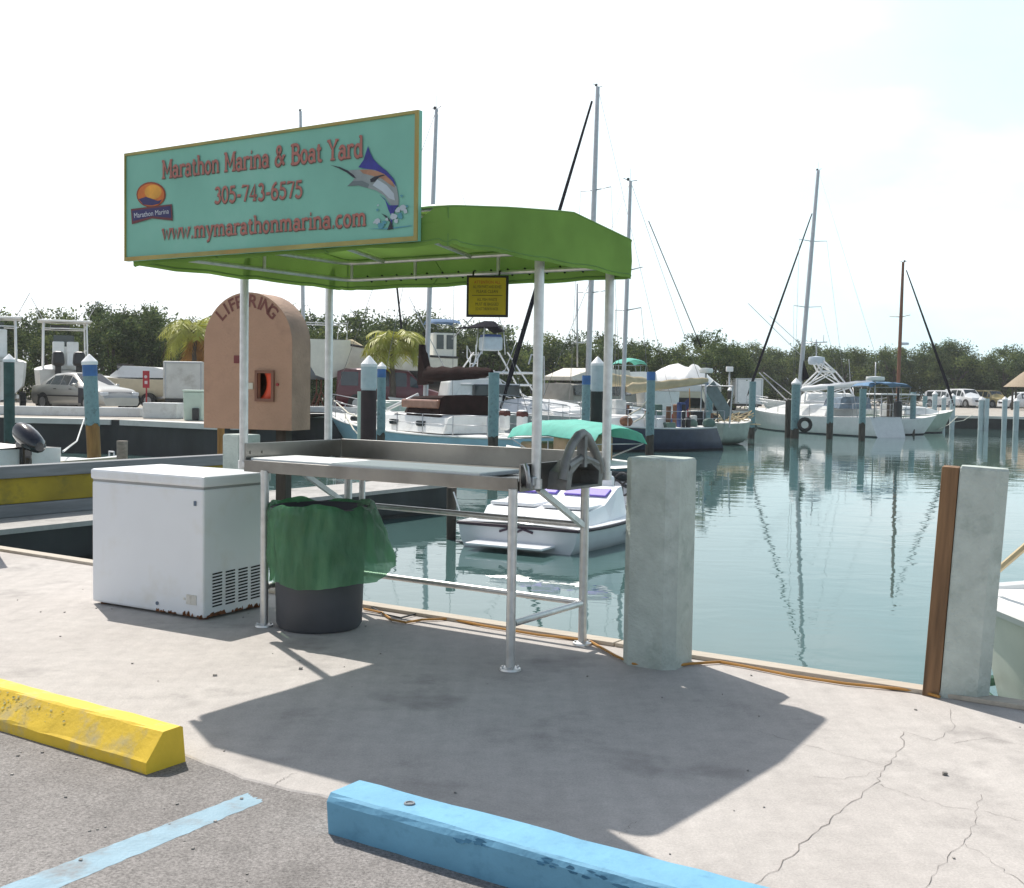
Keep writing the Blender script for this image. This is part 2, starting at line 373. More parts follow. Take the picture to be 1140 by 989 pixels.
# ---- water
def water_mat():
    m = bpy.data.materials.new('harbour_water'); m.use_nodes = True; n = m.node_tree; L = n.links.new
    b = n.nodes['Principled BSDF']; b.inputs['Base Color'].default_value = (.058, .112, .108, 1)
    b.inputs['Roughness'].default_value = .015; b.inputs['IOR'].default_value = 1.333
    t = n.nodes.new('ShaderNodeTexCoord')
    hs = None
    for sc, st, wgt, dist in ((.9, (1, 1.5, 1), 1.0, .6), (3.2, (1, 1.8, 1), .16, .5), (.22, (1, 1, 1), 1.2, 0)):
        mp_ = n.nodes.new('ShaderNodeMapping'); mp_.inputs['Scale'].default_value = st; mp_.inputs['Rotation'].default_value = (0, 0, .2)
        q = n.nodes.new('ShaderNodeTexNoise'); q.inputs['Scale'].default_value = sc; q.inputs['Detail'].default_value = 2; q.inputs['Distortion'].default_value = dist
        L(t.outputs['Object'], mp_.inputs[0]); L(mp_.outputs[0], q.inputs['Vector'])
        w = n.nodes.new('ShaderNodeMath'); w.operation = 'MULTIPLY'; w.inputs[1].default_value = wgt; L(q.outputs['Fac'], w.inputs[0])
        if hs is None: hs = w.outputs[0]
        else:
            ad = n.nodes.new('ShaderNodeMath'); L(hs, ad.inputs[0]); L(w.outputs[0], ad.inputs[1]); hs = ad.outputs[0]
    bu = n.nodes.new('ShaderNodeBump'); bu.inputs['Strength'].default_value = 1; bu.inputs['Distance'].default_value = .0055
    L(hs, bu.inputs['Height']); L(bu.outputs[0], b.inputs['Normal'])
    return m
mb = MB(); mb.quad((-120, -5, WZ), (160, -5, WZ), (160, 110, WZ), (-120, 110, WZ))
struct(mb.build('water', water_mat()))

# ---- land round the basin
land_m = concrete_mat('yard_ground', (.36, .33, .29), (.46, .42, .37), (.25, .23, .2))
LE = [(-90, 44, .3), (-15.5, 35, .3), (-11.8, 34.5, .3), (-8.0, 32.1, .3), (-6.9, 33.8, .3), (-9.4, 43.8, .3), (-6.8, 45.3, .3), (-1.5, 53.5, .3),
      (5.5, 59, .25), (12, 73.5, .12), (17, 77, .1), (24, 72.5, .1), (40, 70, .1), (120, 62, .1)]
mb = MB()
back = [(120, 2500, .2), (-90, 2500, .3)]
ring = [Vector(p) for p in LE]
far = [Vector((p.x * (5 if abs(p.x) > 50 else 1.0), 600, p.z)) for p in ring]
mid = [Vector((p.x * (1.5 if abs(p.x) > 50 else 1), max(p.y + 25, 135), p.z)) for p in ring]
n = len(ring); mb.add(ring + mid + far, [(k, k + 1, n + k + 1, n + k) for k in range(n - 1)] + [(n + k, n + k + 1, 2 * n + k + 1, 2 * n + k) for k in range(n - 1)])
struct(mb.build('yard_ground', land_m))
mb = MB()
for k in range(n - 1):
    a, b = ring[k], ring[k + 1]; d = Vector((0, 0, -2.6))
    mb.quad(a, b, b + d, a + d)
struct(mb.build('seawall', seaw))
mb = MB()                                              # pale cap on the seawall
for k in range(n - 1):
    a, b = ring[k].copy(), ring[k + 1].copy(); t = (b - a).normalized(); nn = Vector((t.y, -t.x, 0))
    a = a + nn * .05 + t * (.2 if k else 0); b = b + nn * .05 - t * .2
    mb.bar(a + Vector((0, 0, -.07)) - nn * .25, b + Vector((0, 0, -.07)) - nn * .25, .6, .16)
struct(mb.build('seawall_cap', M('seawall_cap', (.62, .6, .56), .8, var=.12, scale=1.5, dirt=(.3, .28, .25), dirt_amt=.5)))

# ---- finger pier out from the quay, with its timber fender wall
PA = at(20, 588, -.2); PA = Vector((PA.x, PA.y, 0)); PD = V
def PF(s, w, z): return PA + V * s - U * w + Vector((0, 0, z))
mb = MB()
def pier_box(mb, s0, s1, w0, w1, z0, z1, mi=0):
    vs = [PF(s, w, z) for z in (z0, z1) for s, w in ((s0, w0), (s1, w0), (s1, w1), (s0, w1))]
    mb.add(vs, [(3, 2, 1, 0), (4, 5, 6, 7), (0, 1, 5, 4), (1, 2, 6, 5), (2, 3, 7, 6), (3, 0, 4, 7)], mi)
pier_box(mb, -6, 8.4, 0, 1.25, -.26, -.2)
pier_box(mb, -6, 8.4, .02, 1.23, -.62, -.261, 1)
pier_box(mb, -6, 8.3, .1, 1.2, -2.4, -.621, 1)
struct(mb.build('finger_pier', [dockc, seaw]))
t = thing('timber_barrier', 'long timber fender wall on the finger pier, yellow board between grey rails', 'barrier', PF(0, 1.0, -.2), TH)
def barr(nm, s0, s1, z0, z1, th, m):
    mb = MB(); mb.box((0, (s0 + s1) / 2, (z0 + z1) / 2), (th, s1 - s0, z1 - z0), bev=.012); return mb.build(nm, m, t)
barr('lower_rail', -5.5, 4.6, .002, .16, .16, M('grey_rail', lin(120, 122, 124), .8, var=.2, scale=3, stretch=(6, .6, 6)))
barr('yellow_board', -5.5, 4.6, .162, .48, .08, M('dirty_yellow', lin(150, 130, 25), .75, var=.3, scale=2.2, stretch=(3, .8, 1), dirt=lin(70, 72, 40), dirt_amt=.7))
barr('upper_rail', -5.5, 4.6, .482, .63, .2, M('grey_rail', (.2, .2, .2)))

# ---- trees
leafm = []
for nm, c in (('mangrove_leaf', (.085, .122, .046)), ('mangrove_leaf_light', (.165, .20, .066)), ('mangrove_leaf_dark', (.052, .08, .034))):
    leafm.append(M(nm, c, .85, var=.4, scale=.9, trans=.3, spec=.12))
bark = M('bark', (.09, .075, .06), .9, var=.3, bump=.3)
def crown_mesh(seed, rx, ry, h, nclump=34, per=95, leaf=.17):
    rnd = random.Random(seed); mb = MB()
    cl = []
    for k in range(nclump):
        a = rnd.uniform(0, 2 * pi); zz = rnd.uniform(.04, 1) ** .85
        prof = sqrt(max(.05, 1 - max(0, (zz - .45) / .62) ** 2)); rr = prof * sqrt(rnd.uniform(.1, 1))
        cl.append((Vector((cos(a) * rr * rx, sin(a) * rr * ry, zz * h * rnd.uniform(.8, 1.08))), rnd.uniform(.5, 1.0), rnd.choice((0, 0, 0, 1, 1, 2, 2))))
    for c, s, mi in cl:
        for k in range(per):
            d = Vector((rnd.gauss(0, 1), rnd.gauss(0, 1), rnd.gauss(0, .75))); d *= .42 * s
            p = c + d; q = leaf * rnd.uniform(.55, 1.25)
            nrm = Vector((rnd.gauss(0, 1), rnd.gauss(0, 1), rnd.gauss(.6, 1))).normalized()
            x = nrm.cross(Vector((rnd.gauss(0, 1), rnd.gauss(0, 1), rnd.gauss(0, 1)))).normalized(); y = nrm.cross(x)
            mb.add([p - x * q, p - y * q * .45, p + x * q, p + y * q * .45], [(0, 1, 2, 3)], mi if rnd.random() < .75 else rnd.randrange(3))
        if c.z > h * .8 and rnd.random() < .7:          # wispy twigs breaking the outline
            for j in range(3):
                e = c + Vector((rnd.gauss(0, .3), rnd.gauss(0, .3), rnd.uniform(.35, .8)))
                mb.bar(c, e, .025, mi=2)
                for k in range(9):
                    p = c.lerp(e, rnd.uniform(.4, 1.05)) + Vector((rnd.gauss(0, .09), rnd.gauss(0, .09), rnd.gauss(0, .09))); q = leaf * rnd.uniform(.4, .8)
                    x = Vector((rnd.gauss(0, 1), rnd.gauss(0, 1), rnd.gauss(0, 1))).normalized(); y = x.cross(Vector((rnd.gauss(0, 1), rnd.gauss(0, 1), 1))).normalized()
                    mb.add([p - x * q, p - y * q * .5, p + x * q, p + y * q * .5], [(0, 1, 2, 3)], rnd.randrange(3))
    return mb
def trunk_mesh(seed, h):
    rnd = random.Random(seed + 50); mb = MB()
    mb.tube([(0, 0, -.3), (.08, .02, h * .25), (.02, -.08, h * .5), (.1, .05, h * .8)], [.2, .15, .1, .04], 7)
    for k in range(6):
        a = k * 1.05 + rnd.uniform(-.3, .3); r = rnd.uniform(.9, 1.7)
        mb.tube([(.03, 0, h * rnd.uniform(.1, .4)), (cos(a) * r * .5, sin(a) * r * .5, h * .5), (cos(a) * r, sin(a) * r, h * rnd.uniform(.6, .85))], [.08, .055, .025], 6)
    return mb
protos = []
for i in range(6):
    h = (5.0, 4.6, 5.4, 4.3, 5.1, 4.8)[i]
    t = thing('mangrove_tree', '', 'tree', (0, 0, 0))
    c = crown_mesh(20 + i, 2.9, 2.6, h, 60, 220, .108).build('crown', leafm, t); trunk_mesh(i, h).build('trunk', bark, t)
    protos.append(t)
TREES = []
# (pixel x, pixel y of its top, distance)
rnd = random.Random(11)
for px, Y in [(-30, 60), (22, 66), (60, 60), (90, 66), (125, 60), (150, 67), (178, 62), (212, 68), (240, 62), (270, 68), (305, 66), (335, 62), (352, 72)]:
    TREES.append((px, rnd.uniform(344, 358) if px < 200 else rnd.uniform(352, 366), Y, 'L'))
for k, px in enumerate(range(372, 560, 21)): TREES.append((px + rnd.uniform(-6, 6), rnd.uniform(358, 372), (70, 78)[k % 2] + rnd.uniform(-2, 2), 'M'))
for k, px in enumerate(range(560, 830, 21)): TREES.append((px + rnd.uniform(-6, 6), rnd.uniform(378, 392), (80, 89, 84)[k % 3] + rnd.uniform(-2, 2), 'C'))
for k, px in enumerate(range(830, 1190, 19)):
    top = 393 + rnd.uniform(-8, 7)
    if 1020 < px < 1075: top -= 13
    if px > 1100: top += 4
    TREES.append((px + rnd.uniform(-6, 6), top, (117, 126, 121)[k % 3] + rnd.uniform(-2, 2), 'R'))
lab = dict(L='dense green mangrove tree in the hedge behind the boat yard on the left',
           M='green mangrove tree behind the sailboats left of the centre posts',
           C='olive green mangrove tree in the hedge behind the shrink-wrapped boats',
           R='olive green mangrove tree in the far hedge behind the right-hand dock')
grp = dict(L='mangrove trees behind the boat yard', M='mangrove trees behind the sailboats', C='mangrove trees behind the wrapped boats', R='mangrove trees along the far right shore')
for i, (px, py, Y, g) in enumerate(TREES):
    o = protos[i] if i < 6 else copy_tree(protos[i % 6])
    p = atd(px, py, Y); hh = p.z - .2; h0 = (5.0, 4.6, 5.4, 4.3, 5.1, 4.8)[i % 6]
    o.location = (p.x, p.y, .2); sc = hh / h0 / 1.03
    o.scale = (max(sc, .8) * rnd.uniform(.95, 1.2),) * 2 + (sc,); o.rotation_euler.z = rnd.uniform(0, 6.3)
    tag(o, lab[g], 'tree', grp[g])
def palm(px, base_y, top_y, Y, seed, label, nf, L, dead=0, zb=.3):
    rnd = random.Random(seed); b = atd(px, base_y, Y); b.z = zb; top = atd(px, top_y, Y).z - zb
    t = thing('palm_tree', label, 'palm', b)
    mb = MB(); mb.tube([(0, 0, -.1), (.05, 0, top * .4), (-.02, .05, top * .75), (.08, 0, top)], [.16, .12, .1, .09], 8); mb.build('trunk', bark, t)
    gm = M('palm_green', (.36, .37, .05), .5, var=.3, scale=2, trans=.3); dm = M('palm_dead', (.38, .19, .04), .7, var=.3, scale=2, trans=.3)
    for kind in ([0] + ([1] if dead else [])):
        mb = MB()
        for k in range(nf if not kind else dead):
            a = rnd.uniform(0, 2 * pi); el = rnd.uniform(.1, 1.25) if not kind else rnd.uniform(-1.2, -.5); LL = L * rnd.uniform(.75, 1.1)
            pts = []; p = Vector((.08, 0, top)); e = el
            for j in range(9):
                pts.append(p.copy()); p = p + Vector((cos(a) * cos(e), sin(a) * cos(e), sin(e))) * (LL / 8); e -= rnd.uniform(.22, .34) if not kind else .05
            mb.tube(pts, [.025] * 8 + [.008], 4)
            side = Vector((-sin(a), cos(a), 0))
            for j in range(1, 9):
                for q in (0, .5):
                    c = pts[j - 1].lerp(pts[j], q); dirn = (pts[j] - pts[j - 1]).normalized()
                    w = LL * .26 * sin(pi * min(1, (j + q) / 9.5)) + .1
                    for sg in (-1, 1):
                        tip = c + side * sg * w * rnd.uniform(.7, 1) + dirn * w * .7 + Vector((0, 0, -w * rnd.uniform(.2, .75)))
                        mb.add([c, c + dirn * .09, tip], [(0, 1, 2)])
        mb.build('dead_fronds' if kind else 'fronds', dm if kind else gm, t)
    return t
palm(436, 462, 384, 49, 3, 'yellow-green palm with drooping fronds behind the tall white-capped piling', 56, 1.9)
palm(216, 460, 372, 52, 4, 'palm with orange dead fronds beside the arched life ring cabinet', 40, 2.1, 14)
# ================================================================== THE FISH-CLEANING STAND
stand = thing('cleaning_stand', 'stainless fish-cleaning table under a green canopy with a turquoise sign board', 'cleaning stand', O, TH)
def SL(P): return local(O, TH, P)
LEGS = ((0, 0), (1.815, 0), (1.815, .764), (0, .764))
for x, y in LEGS:
    mb = MB(); mb.cyl((x, y, .012), (x, y, .96), .0255, n=16); lg = mb.build('leg', galv, stand)
    mb = MB(); mb.lathe([(0, .018), (.03, .018), (.055, .012), (.058, .001), (0, .001)], 20, (x, y, 0))
    for k in range(4): mb.cyl((x + .042 * cos(k * 1.57 + .8), y + .042 * sin(k * 1.57 + .8), .012), (x + .042 * cos(k * 1.57 + .8), y + .042 * sin(k * 1.57 + .8), .024), .007, n=6)
    mb.build('base_flange', galv, lg)
def rail(*pts, r=.019):
    mb = MB(); mb.tube(pts, r, 12); return mb.build('rail', galv, stand)
rail((.025, .764, .70), (1.79, .764, .70)); rail((.025, .764, .245), (1.79, .764, .245))
rail((1.815, .03, .245), (1.815, .735, .245)); rail((0, .03, .245), (0, .735, .245))
mb = MB(); mb.bar((1.815, .25, .945), (1.815, .745, .70), .03, .03); mb.build('brace', galv, stand)
mb = MB(); mb.bar((0, .745, .70), (.0, .3, .945), .03, .03); mb.build('brace', galv, stand)
mb = MB(); mb.cyl((.16, .72, .62), (.16, .72, .95), .02); mb.build('drain_pipe', galv, stand)
A0, A1, B0, B1 = -.1826, 1.84, 0.0, .90
ZB, ZL, ZS = .945, 1.018, 1.121
mb = MB()                                              # table: pan with turned-down lip
mb.box(((A0 + A1) / 2, (B0 + B1) / 2, ZB + .03), (A1 - A0 - .01, B1 - B0 - .01, .05))
mb.box(((A0 + A1) / 2, B0 + .008, (ZB + ZL) / 2), (A1 - A0, .016, ZL - ZB), bev=.004)
mb.build('tabletop', steel, stand)
mb = MB(); mb.box((A0 + .90, .22, 1.018), (1.735, .39, .026), bev=.006)
mb.build('cutting_board', M('cutting_board', (.78, .79, .8), .4, var=.04, scale=6, dirt=(.55, .54, .5), dirt_amt=.5), stand)
for nm, c, d in (('back_splash', ((A0 + A1) / 2, B1 + .006, (ZB + ZS) / 2), (A1 - A0 + .01, .012, ZS - ZB)),
                 ('end_splash', (A0 - .006, (B0 + B1) / 2 + .005, (ZB + ZS) / 2 + .0), (.012, B1 - B0 - .02, ZS - ZB - .004)),
                 ('end_splash', (A1 + .006, (B0 + B1) / 2 + .005, (ZB + ZS - .03) / 2), (.012, B1 - B0 - .02, ZS - ZB - .03))):
    mb = MB(); mb.box(c, d, bev=.003)
    if nm == 'back_splash': mb.box((c[0], c[1] + .012, ZS - .004), (d[0], .03, .008), bev=.002)
    if nm == 'end_splash' and c[0] < 0:
        for q in (.06, .16): mb.cyl((c[0] + .005, q, 1.06), (c[0] + .012, q, 1.06), .009)
    mb.build(nm, steel, stand)
# right end: waste chute with a hooped handle
mb = MB(); X = A1 + .03
def hexr(x, k): return [Vector((x, .50 + a * k, 1.005 + b * k)) for a, b in ((-.19, -.055), (-.175, .03), (-.08, .085), (.06, .085), (.17, .03), (.16, -.055))]
mb.loft([hexr(X - .02, 1.14), hexr(X + .1, 1.14), hexr(X + .1, .86), hexr(X - .02, .86)], closed=True, cap=False, sm=False)
castm = M('cast_metal', (.25, .245, .24), .6, .6, var=.3, scale=9, bump=.2, bscale=40)
mb.build('waste_chute', castm, stand)
mb = MB(); mb.tube([(X + .085, .27, 1.0), (X + .085, .295, 1.10), (X + .085, .36, 1.185), (X + .085, .43, 1.235), (X + .085, .48, 1.245), (X + .085, .53, 1.225), (X + .085, .60, 1.16), (X + .085, .665, 1.08), (X + .085, .69, 1.02)], .026, 10)
mb.bar((X + .085, .475, 1.06), (X + .085, .475, 1.23), .03, .05)
mb.tube([(X + .085, .32, 1.07), (X + .085, .475, 1.115), (X + .085, .64, 1.07)], .022, 8)
mb.build('hoop_handle', castm, stand)
mb = MB(); mb.tube([(A1 + .03, .03, 1.09), (A1 + .055, .01, 1.06), (A1 + .06, 0.02, 1.0), (A1 + .045, .06, .965)], .012, 8); mb.tube([(A1 + .03, .045, 1.08), (A1 + .05, .03, 1.02), (A1 + .03, .06, .97)], .012, 8)
mb.box((A1 + .035, .085, 1.0), (.05, .05, .05), bev=.008)
mb.build('clamp', alu, stand)
# canopy posts and frame
CZ, VZ = 2.128, 2.335
C0, C1, W0, W1 = -.1644, 2.03, -.882, .925
for x, y in ((-.215, .03), (-.215, .80), (1.88, .12), (1.88, .89)):
    mb = MB(); mb.cyl((x, y, .965), (x, y, 2.30), .0265, n=16); p = mb.build('canopy_post', galv, stand)
    mb = MB(); mb.cyl((x, y, .96), (x, y, 1.01), .034, n=14); mb.box((x + (.02 if x < 0 else -.018), y, .985), (.05, .06, .04), bev=.006); mb.build('post_socket', galv, p)
def rrect(u0, u1, v0, v1, r, z, n=5):
    pts = []
    for cx, cy, a in ((u1 - r, v0 + r, -90), (u1 - r, v1 - r, 0), (u0 + r, v1 - r, 90), (u0 + r, v0 + r, 180)):
        for k in range(n + 1): q = radians(a + 90 * k / n); pts.append(Vector((cx + r * cos(q), cy + r * sin(q), z)))
    return pts
mb = MB(); mb.tube(rrect(C0 + .03, C1 - .03, W0 + .04, W1 - .03, .1, CZ + .07), .014, 8, closed=True)
mb.tube(rrect(C0 + .05, C1 - .05, W0 + .06, W1 - .05, .1, VZ - .03), .014, 8, closed=True)
for u, v in ((C0 + .09, W1 - .06), (.45, W1 - .04), (1.1, W1 - .04), (1.75, W1 - .04), (C1 - .05, .2), (C0 + .05, .1), (.3, W0 + .05), (1.5, W0 + .05)):
    mb.cyl((u, v, CZ + .07), (u, v, VZ - .03), .011, n=8)
for u in (.2, .9, 1.6):
    mb.tube([(u, W0 + .06, VZ - .03), (u, -.4, VZ - .005), (u, .2, VZ + .055), (u, W1 - .05, VZ - .03)], .014, 8)
mb.build('canopy_frame', galv, stand)
grn = M('green_awning', (.195, .335, .078), .85, var=.2, scale=2.2, bump=.12, bscale=260, trans=.18, spec=.06)
mb = MB(); N = 6
rng = random.Random(2)
def edge(z, off=0.0, rip=0.0):
    P = rrect(C0 - off, C1 + off, W0 - off, W1 + off, .08, z, N); out = []
    for i in range(len(P)):
        a, b = P[i], P[(i + 1) % len(P)]; m = max(1, int((b - a).length / .12))
        for k in range(m):
            p = a.lerp(b, k / m); p.z += rip * sin(len(out) * 1.7) * .5 + rip * rng.uniform(-.5, .5); out.append(p)
    return out
e0 = edge(CZ, 0, .008); e1 = edge(CZ + .1, .004); e2 = edge(VZ, 0)
def roof_z(v):
    K = ((W0 - .1, 2.285), (-.6, 2.33), (-.4, 2.354), (.2, 2.412), (W1 + .1, 2.325))
    for (a, za), (b, zb) in zip(K, K[1:]):
        if v <= b: return za + (zb - za) * max(0, (v - a) / (b - a))
    return K[-1][1]
for p in e2: p.z = roof_z(p.y)
def inner(k):
    out = []
    for p in e2:
        fu = (p.x - C0) / (C1 - C0); fv = (p.y - W0) / (W1 - W0)
        u = C0 + .2 * 1 + (C1 - C0 - .4) * fu; v = W0 + (W1 - .5 - W0) * fv
        z = VZ - .035 + .155 * min(1, fv * 1.02)
        q = Vector((u, v, z)); r = p.lerp(q, k); r.z += -.012 * sin(pi * k); out.append(r)
    return out
mb.loft([e0, e1, e2], cap=False)
def ring_in(k):
    uc = (C0 + C1) / 2; return [Vector((uc + (p.x - uc) * (1 - k), p.y, roof_z(p.y) - .012 * k * abs(sin(pi * 1.5 * k)) * sin(pi * (p.y - W0) / (W1 - W0)))) for p in e2]
mb.loft([e2] + [ring_in(k) for k in (.08, .17, .33, .5, .66, .83, 1.0)], cap=False)
ug = [C0 + .012 + (C1 - C0 - .024) * i / 20 for i in range(21)]; vg = [W0 + .006 + (W1 - W0 - .012) * j / 24 for j in range(25)]
gv_ = [Vector((u, v, roof_z(v) + .002 - .012 * sin(pi * ((u - C0) / (C1 - C0) * 3 % 1)) * sin(pi * (v - W0) / (W1 - W0)))) for v in vg for u in ug]

mb.build('canopy', grn, stand)
mb = MB(); mb.tube([p + Vector((0, 0, .001)) for p in e2], .004, 5, closed=True); mb.tube([p + Vector((0, 0, .02)) for p in e0], .004, 4, closed=True)
for c4 in range(4):
    k = min(range(len(e2)), key=lambda i: (e2[i] - Vector(((C0, C1)[c4 % 2], (W0, W1)[c4 // 2], e2[i].z))).length); mb.tube([e0[k], e2[k]], .004, 4)
for f in (.33, .67):
    u_ = C0 + (C1 - C0) * f; ks = [i for i in range(len(e2)) if abs(e2[i].x - u_) < .07]
    for k in ks[:1] + ks[-1:]: mb.tube([e0[k], e1[k], e2[k]], .003, 4)
mb.build('seam', M('awning_seam', (.135, .26, .065), .9), stand)
# ties lacing the fabric to the frame
mb = MB()
for k in range(15):
    u = C0 + .2 + k * .125; mb.tube([(u, W1 - .032, CZ + .092), (u + .03, W1 - .012, CZ + .05)], .006, 5); 
mb.build('lacing', canvas_k, stand)

# ---- sign board on the canopy's front
SX0, SX1, SV, SZ0, SZ1 = -.1445, 1.878, -.913, 2.147, 2.728
sgn = MB(); sgn.box(((SX0 + SX1) / 2, SV + .012, (SZ0 + SZ1) / 2), (SX1 - SX0, .022, SZ1 - SZ0))
board = sgn.build('sign_board', M('sign_turquoise', lin(126, 187, 167), .65, var=.09, scale=3, dirt=lin(142, 186, 172), dirt_amt=.4), stand)
mb = MB(); w = .023; y = SV - .0035
for a, b, c_, d in ((SX0, SX1, SZ0, SZ0 + w * .9), (SX0, SX1, SZ1 - w * .6, SZ1), (SX0, SX0 + w * .35, SZ0 + w * .9, SZ1 - w * .6), (SX1 - w * .8, SX1, SZ0 + w * .9, SZ1 - w * .6)):
    mb.box(((a + b) / 2, y, (c_ + d) / 2), (b - a, .009, d - c_))
mb.build('sign_border', M('ochre_border', lin(160, 150, 85), .6, var=.2, scale=5, dirt=lin(175, 125, 50), dirt_amt=.7, dirt_scale=2), board)
for q in (.35, 1.45):
    mb = MB(); mb.bar((q, SV + .025, SZ0 + .02), (q, SV + .14, VZ - .02), .03, .012); mb.build('sign_bracket', galv, board)
def SG(px, py):
    """photo pixel -> (u, z) on the sign's face"""
    d = ray(px, py); n = V; t = (O + V * SV - EYE).dot(n) / d.dot(n); p = SL(EYE + d * t); return p.x, p.z
def sf(a, b, d): return Vector((a, SV - .0015 - d, b))
def arc(cx, cy, rx, ry, a0, a1, n=12): return [(cx + rx * cos(radians(a0 + (a1 - a0) * k / n)), cy + ry * sin(radians(a0 + (a1 - a0) * k / n))) for k in range(n + 1)]
sr = lambda x, y, w=.3: [(x - w / 2, y), (x + w / 2, y), 'S']
GL = {
 'M': (.78, [[(.12, 0), (.12, .7)], [(.66, 0), (.66, .7)], [(.12, .68), (.39, .18), (.66, .68)], sr(.12, .02, .24), sr(.66, .02, .24), sr(.08, .68, .16), sr(.7, .68, .16)]),
 'a': (.5, [arc(.23, .3, .15, .14, 160, 0) + [(.38, .04)], arc(.21, .14, .15, .13, 0, 360), sr(.42, .02, .12)]),
 'r': (.42, [[(.12, 0), (.12, .45)], arc(.28, .28, .16, .16, 170, 40), sr(.12, .02, .24), sr(.08, .44, .12)]),
 't': (.36, [[(.15, .6), (.15, .1)] + arc(.25, .11, .1, .09, 190, 320, 6), [(.03, .44), (.3, .44)]]),
 'h': (.56, [[(.12, 0), (.12, .72)], arc(.28, .29, .16, .16, 180, 0) + [(.44, 0)], sr(.12, .02, .22), sr(.44, .02, .2), sr(.08, .71, .12)]),
 'o': (.48, [arc(.23, .23, .17, .22, 0, 360, 18)]),
 'n': (.56, [[(.12, 0), (.12, .45)], arc(.28, .29, .16, .16, 180, 0) + [(.44, 0)], sr(.12, .02, .22), sr(.44, .02, .2), sr(.08, .44, .12)]),
 'i': (.26, [[(.13, 0), (.13, .45)], [(.1, .62), (.17, .62)], sr(.13, .02, .22), sr(.09, .44, .12)]),
 '&': (.72, [[(.62, .02), (.2, .48)] + arc(.29, .57, .12, .12, 215, -40, 10) + [(.18, .32)] + arc(.25, .17, .17, .16, 130, 330, 10) + [(.6, .34)], sr(.6, .35, .18)]),
 'B': (.6, [[(.13, 0), (.13, .7)], [(.1, .68)] + arc(.32, .53, .17, .155, 90, -90, 8) + [(.13, .37)], arc(.34, .19, .2, .18, 90, -90, 8) + [(.08, .01)], sr(.1, .02, .18), sr(.1, .68, .18)]),
 'Y': (.64, [[(.08, .7), (.32, .34), (.56, .7)], [(.32, .34), (.32, 0)], sr(.32, .02, .26), sr(.08, .68, .2), sr(.56, .68, .2)]),
 'd': (.54, [[(.42, 0), (.42, .72)], arc(.23, .22, .17, .21, 0, 360, 18), sr(.44, .02, .14), sr(.37, .71, .12)]),
 'w': (.66, [[(.06, .46), (.19, .02), (.33, .42), (.46, .02), (.6, .46)], sr(.07, .45, .18), sr(.59, .45, .18)]),
 'm': (.82, [[(.12, 0), (.12, .45)], arc(.26, .3, .14, .15, 180, 0) + [(.4, 0)], arc(.54, .3, .14, .15, 180, 0) + [(.68, 0)], sr(.12, .02, .2), sr(.4, .02, .18), sr(.68, .02, .2), sr(.08, .44, .12)]),
 'y': (.5, [[(.06, .46), (.25, .04)], [(.44, .46), (.2, -.16), (.08, -.2)], sr(.08, .45, .18), sr(.43, .45, .18)]),
 'c': (.44, [arc(.24, .23, .18, .22, 50, 315, 14)]), '.': (.24, [[(.09, .04), (.16, .04)]]),
 '3': (.5, [arc(.23, .52, .15, .16, 150, -80, 10), arc(.23, .19, .18, .18, 90, -150, 12)]), '0': (.52, [arc(.25, .35, .18, .34, 0, 360, 20)]),
 '5': (.5, [[(.42, .67), (.13, .67), (.11, .38)] + arc(.22, .22, .19, .21, 110, -150, 12)]), '7': (.5, [[(.05, .6), (.06, .67), (.43, .67), (.2, 0)]]),
 '4': (.54, [[(.35, 0), (.35, .7), (.05, .2), (.5, .2)], sr(.35, .02, .22)]), '6': (.52, [arc(.25, .21, .18, .2, 0, 360, 16), arc(.4, .25, .33, .44, 180, 95, 8)]),
 '-': (.36, [[(.06, .26), (.3, .26)]]), ' ': (.32, [])}
def sign_line(txt, p0, p1, hpx, stroke, mb, mi, dx, dz, base):
    (x0, z0), (x1, z1) = SG(*p0), SG(*p1)
    tot = sum(GL[c][0] for c in txt); sc = (x1 - x0) / tot
    hz = SG(p0[0], p0[1] - hpx)[1] - z0; vs = hz / .7; x = 0; lay = 0
    for c in txt:
        wd, strokes = GL[c]
        for st in strokes:
            w = stroke
            if st[-1] == 'S': st = st[:-1]; w = stroke * .6
            pts = []
            for a, b in st:
                f = (x + a) / tot; pts.append(Vector((x0 + (x1 - x0) * f + dx, 0, z0 + (z1 - z0) * f + b * vs + dz)))
            L_, R_ = [], []; ww = w * (sc + vs) / 2
            for i in range(len(pts)):
                t = pts[min(i + 1, len(pts) - 1)] - pts[max(i - 1, 0)]
                if t.length < 1e-6: t = Vector((1, 0, 0))
                t.normalize(); nn = Vector((-t.z, 0, t.x)) * ww / 2
                L_.append(pts[i] + nn); R_.append(pts[i] - nn)
            yy = SV - .0015 - base - (lay % 9) * .00012; lay += 1
            vs_ = [Vector((p.x, yy, p.z)) for p in L_ + R_]; m = len(pts)
            mb.add(vs_, [(k, k + 1, m + k + 1, m + k) for k in range(m - 1)], mi)
        x += wd
LINES = [('Marathon Marina & Boat Yard', (181, 199), (405, 174.5), 20), ('305-743-6575', (239, 226.5), (338, 219.5), 17.5), ('www.mymarathonmarina.com', (181, 267), (409, 251), 17.5)]
for txt, a, b, h in LINES:
    let = MB(); sign_line(txt, a, b, h, .128, let, 1, -.003, -.0035, .0006); sign_line(txt, a, b, h, .112, let, 0, 0, 0, .003)
    let.build('sign_lettering', [M('brick_red_lettering', lin(168, 106, 94), .6, var=.1), M('letter_shadow', lin(112, 84, 76), .6, var=.1)], board)
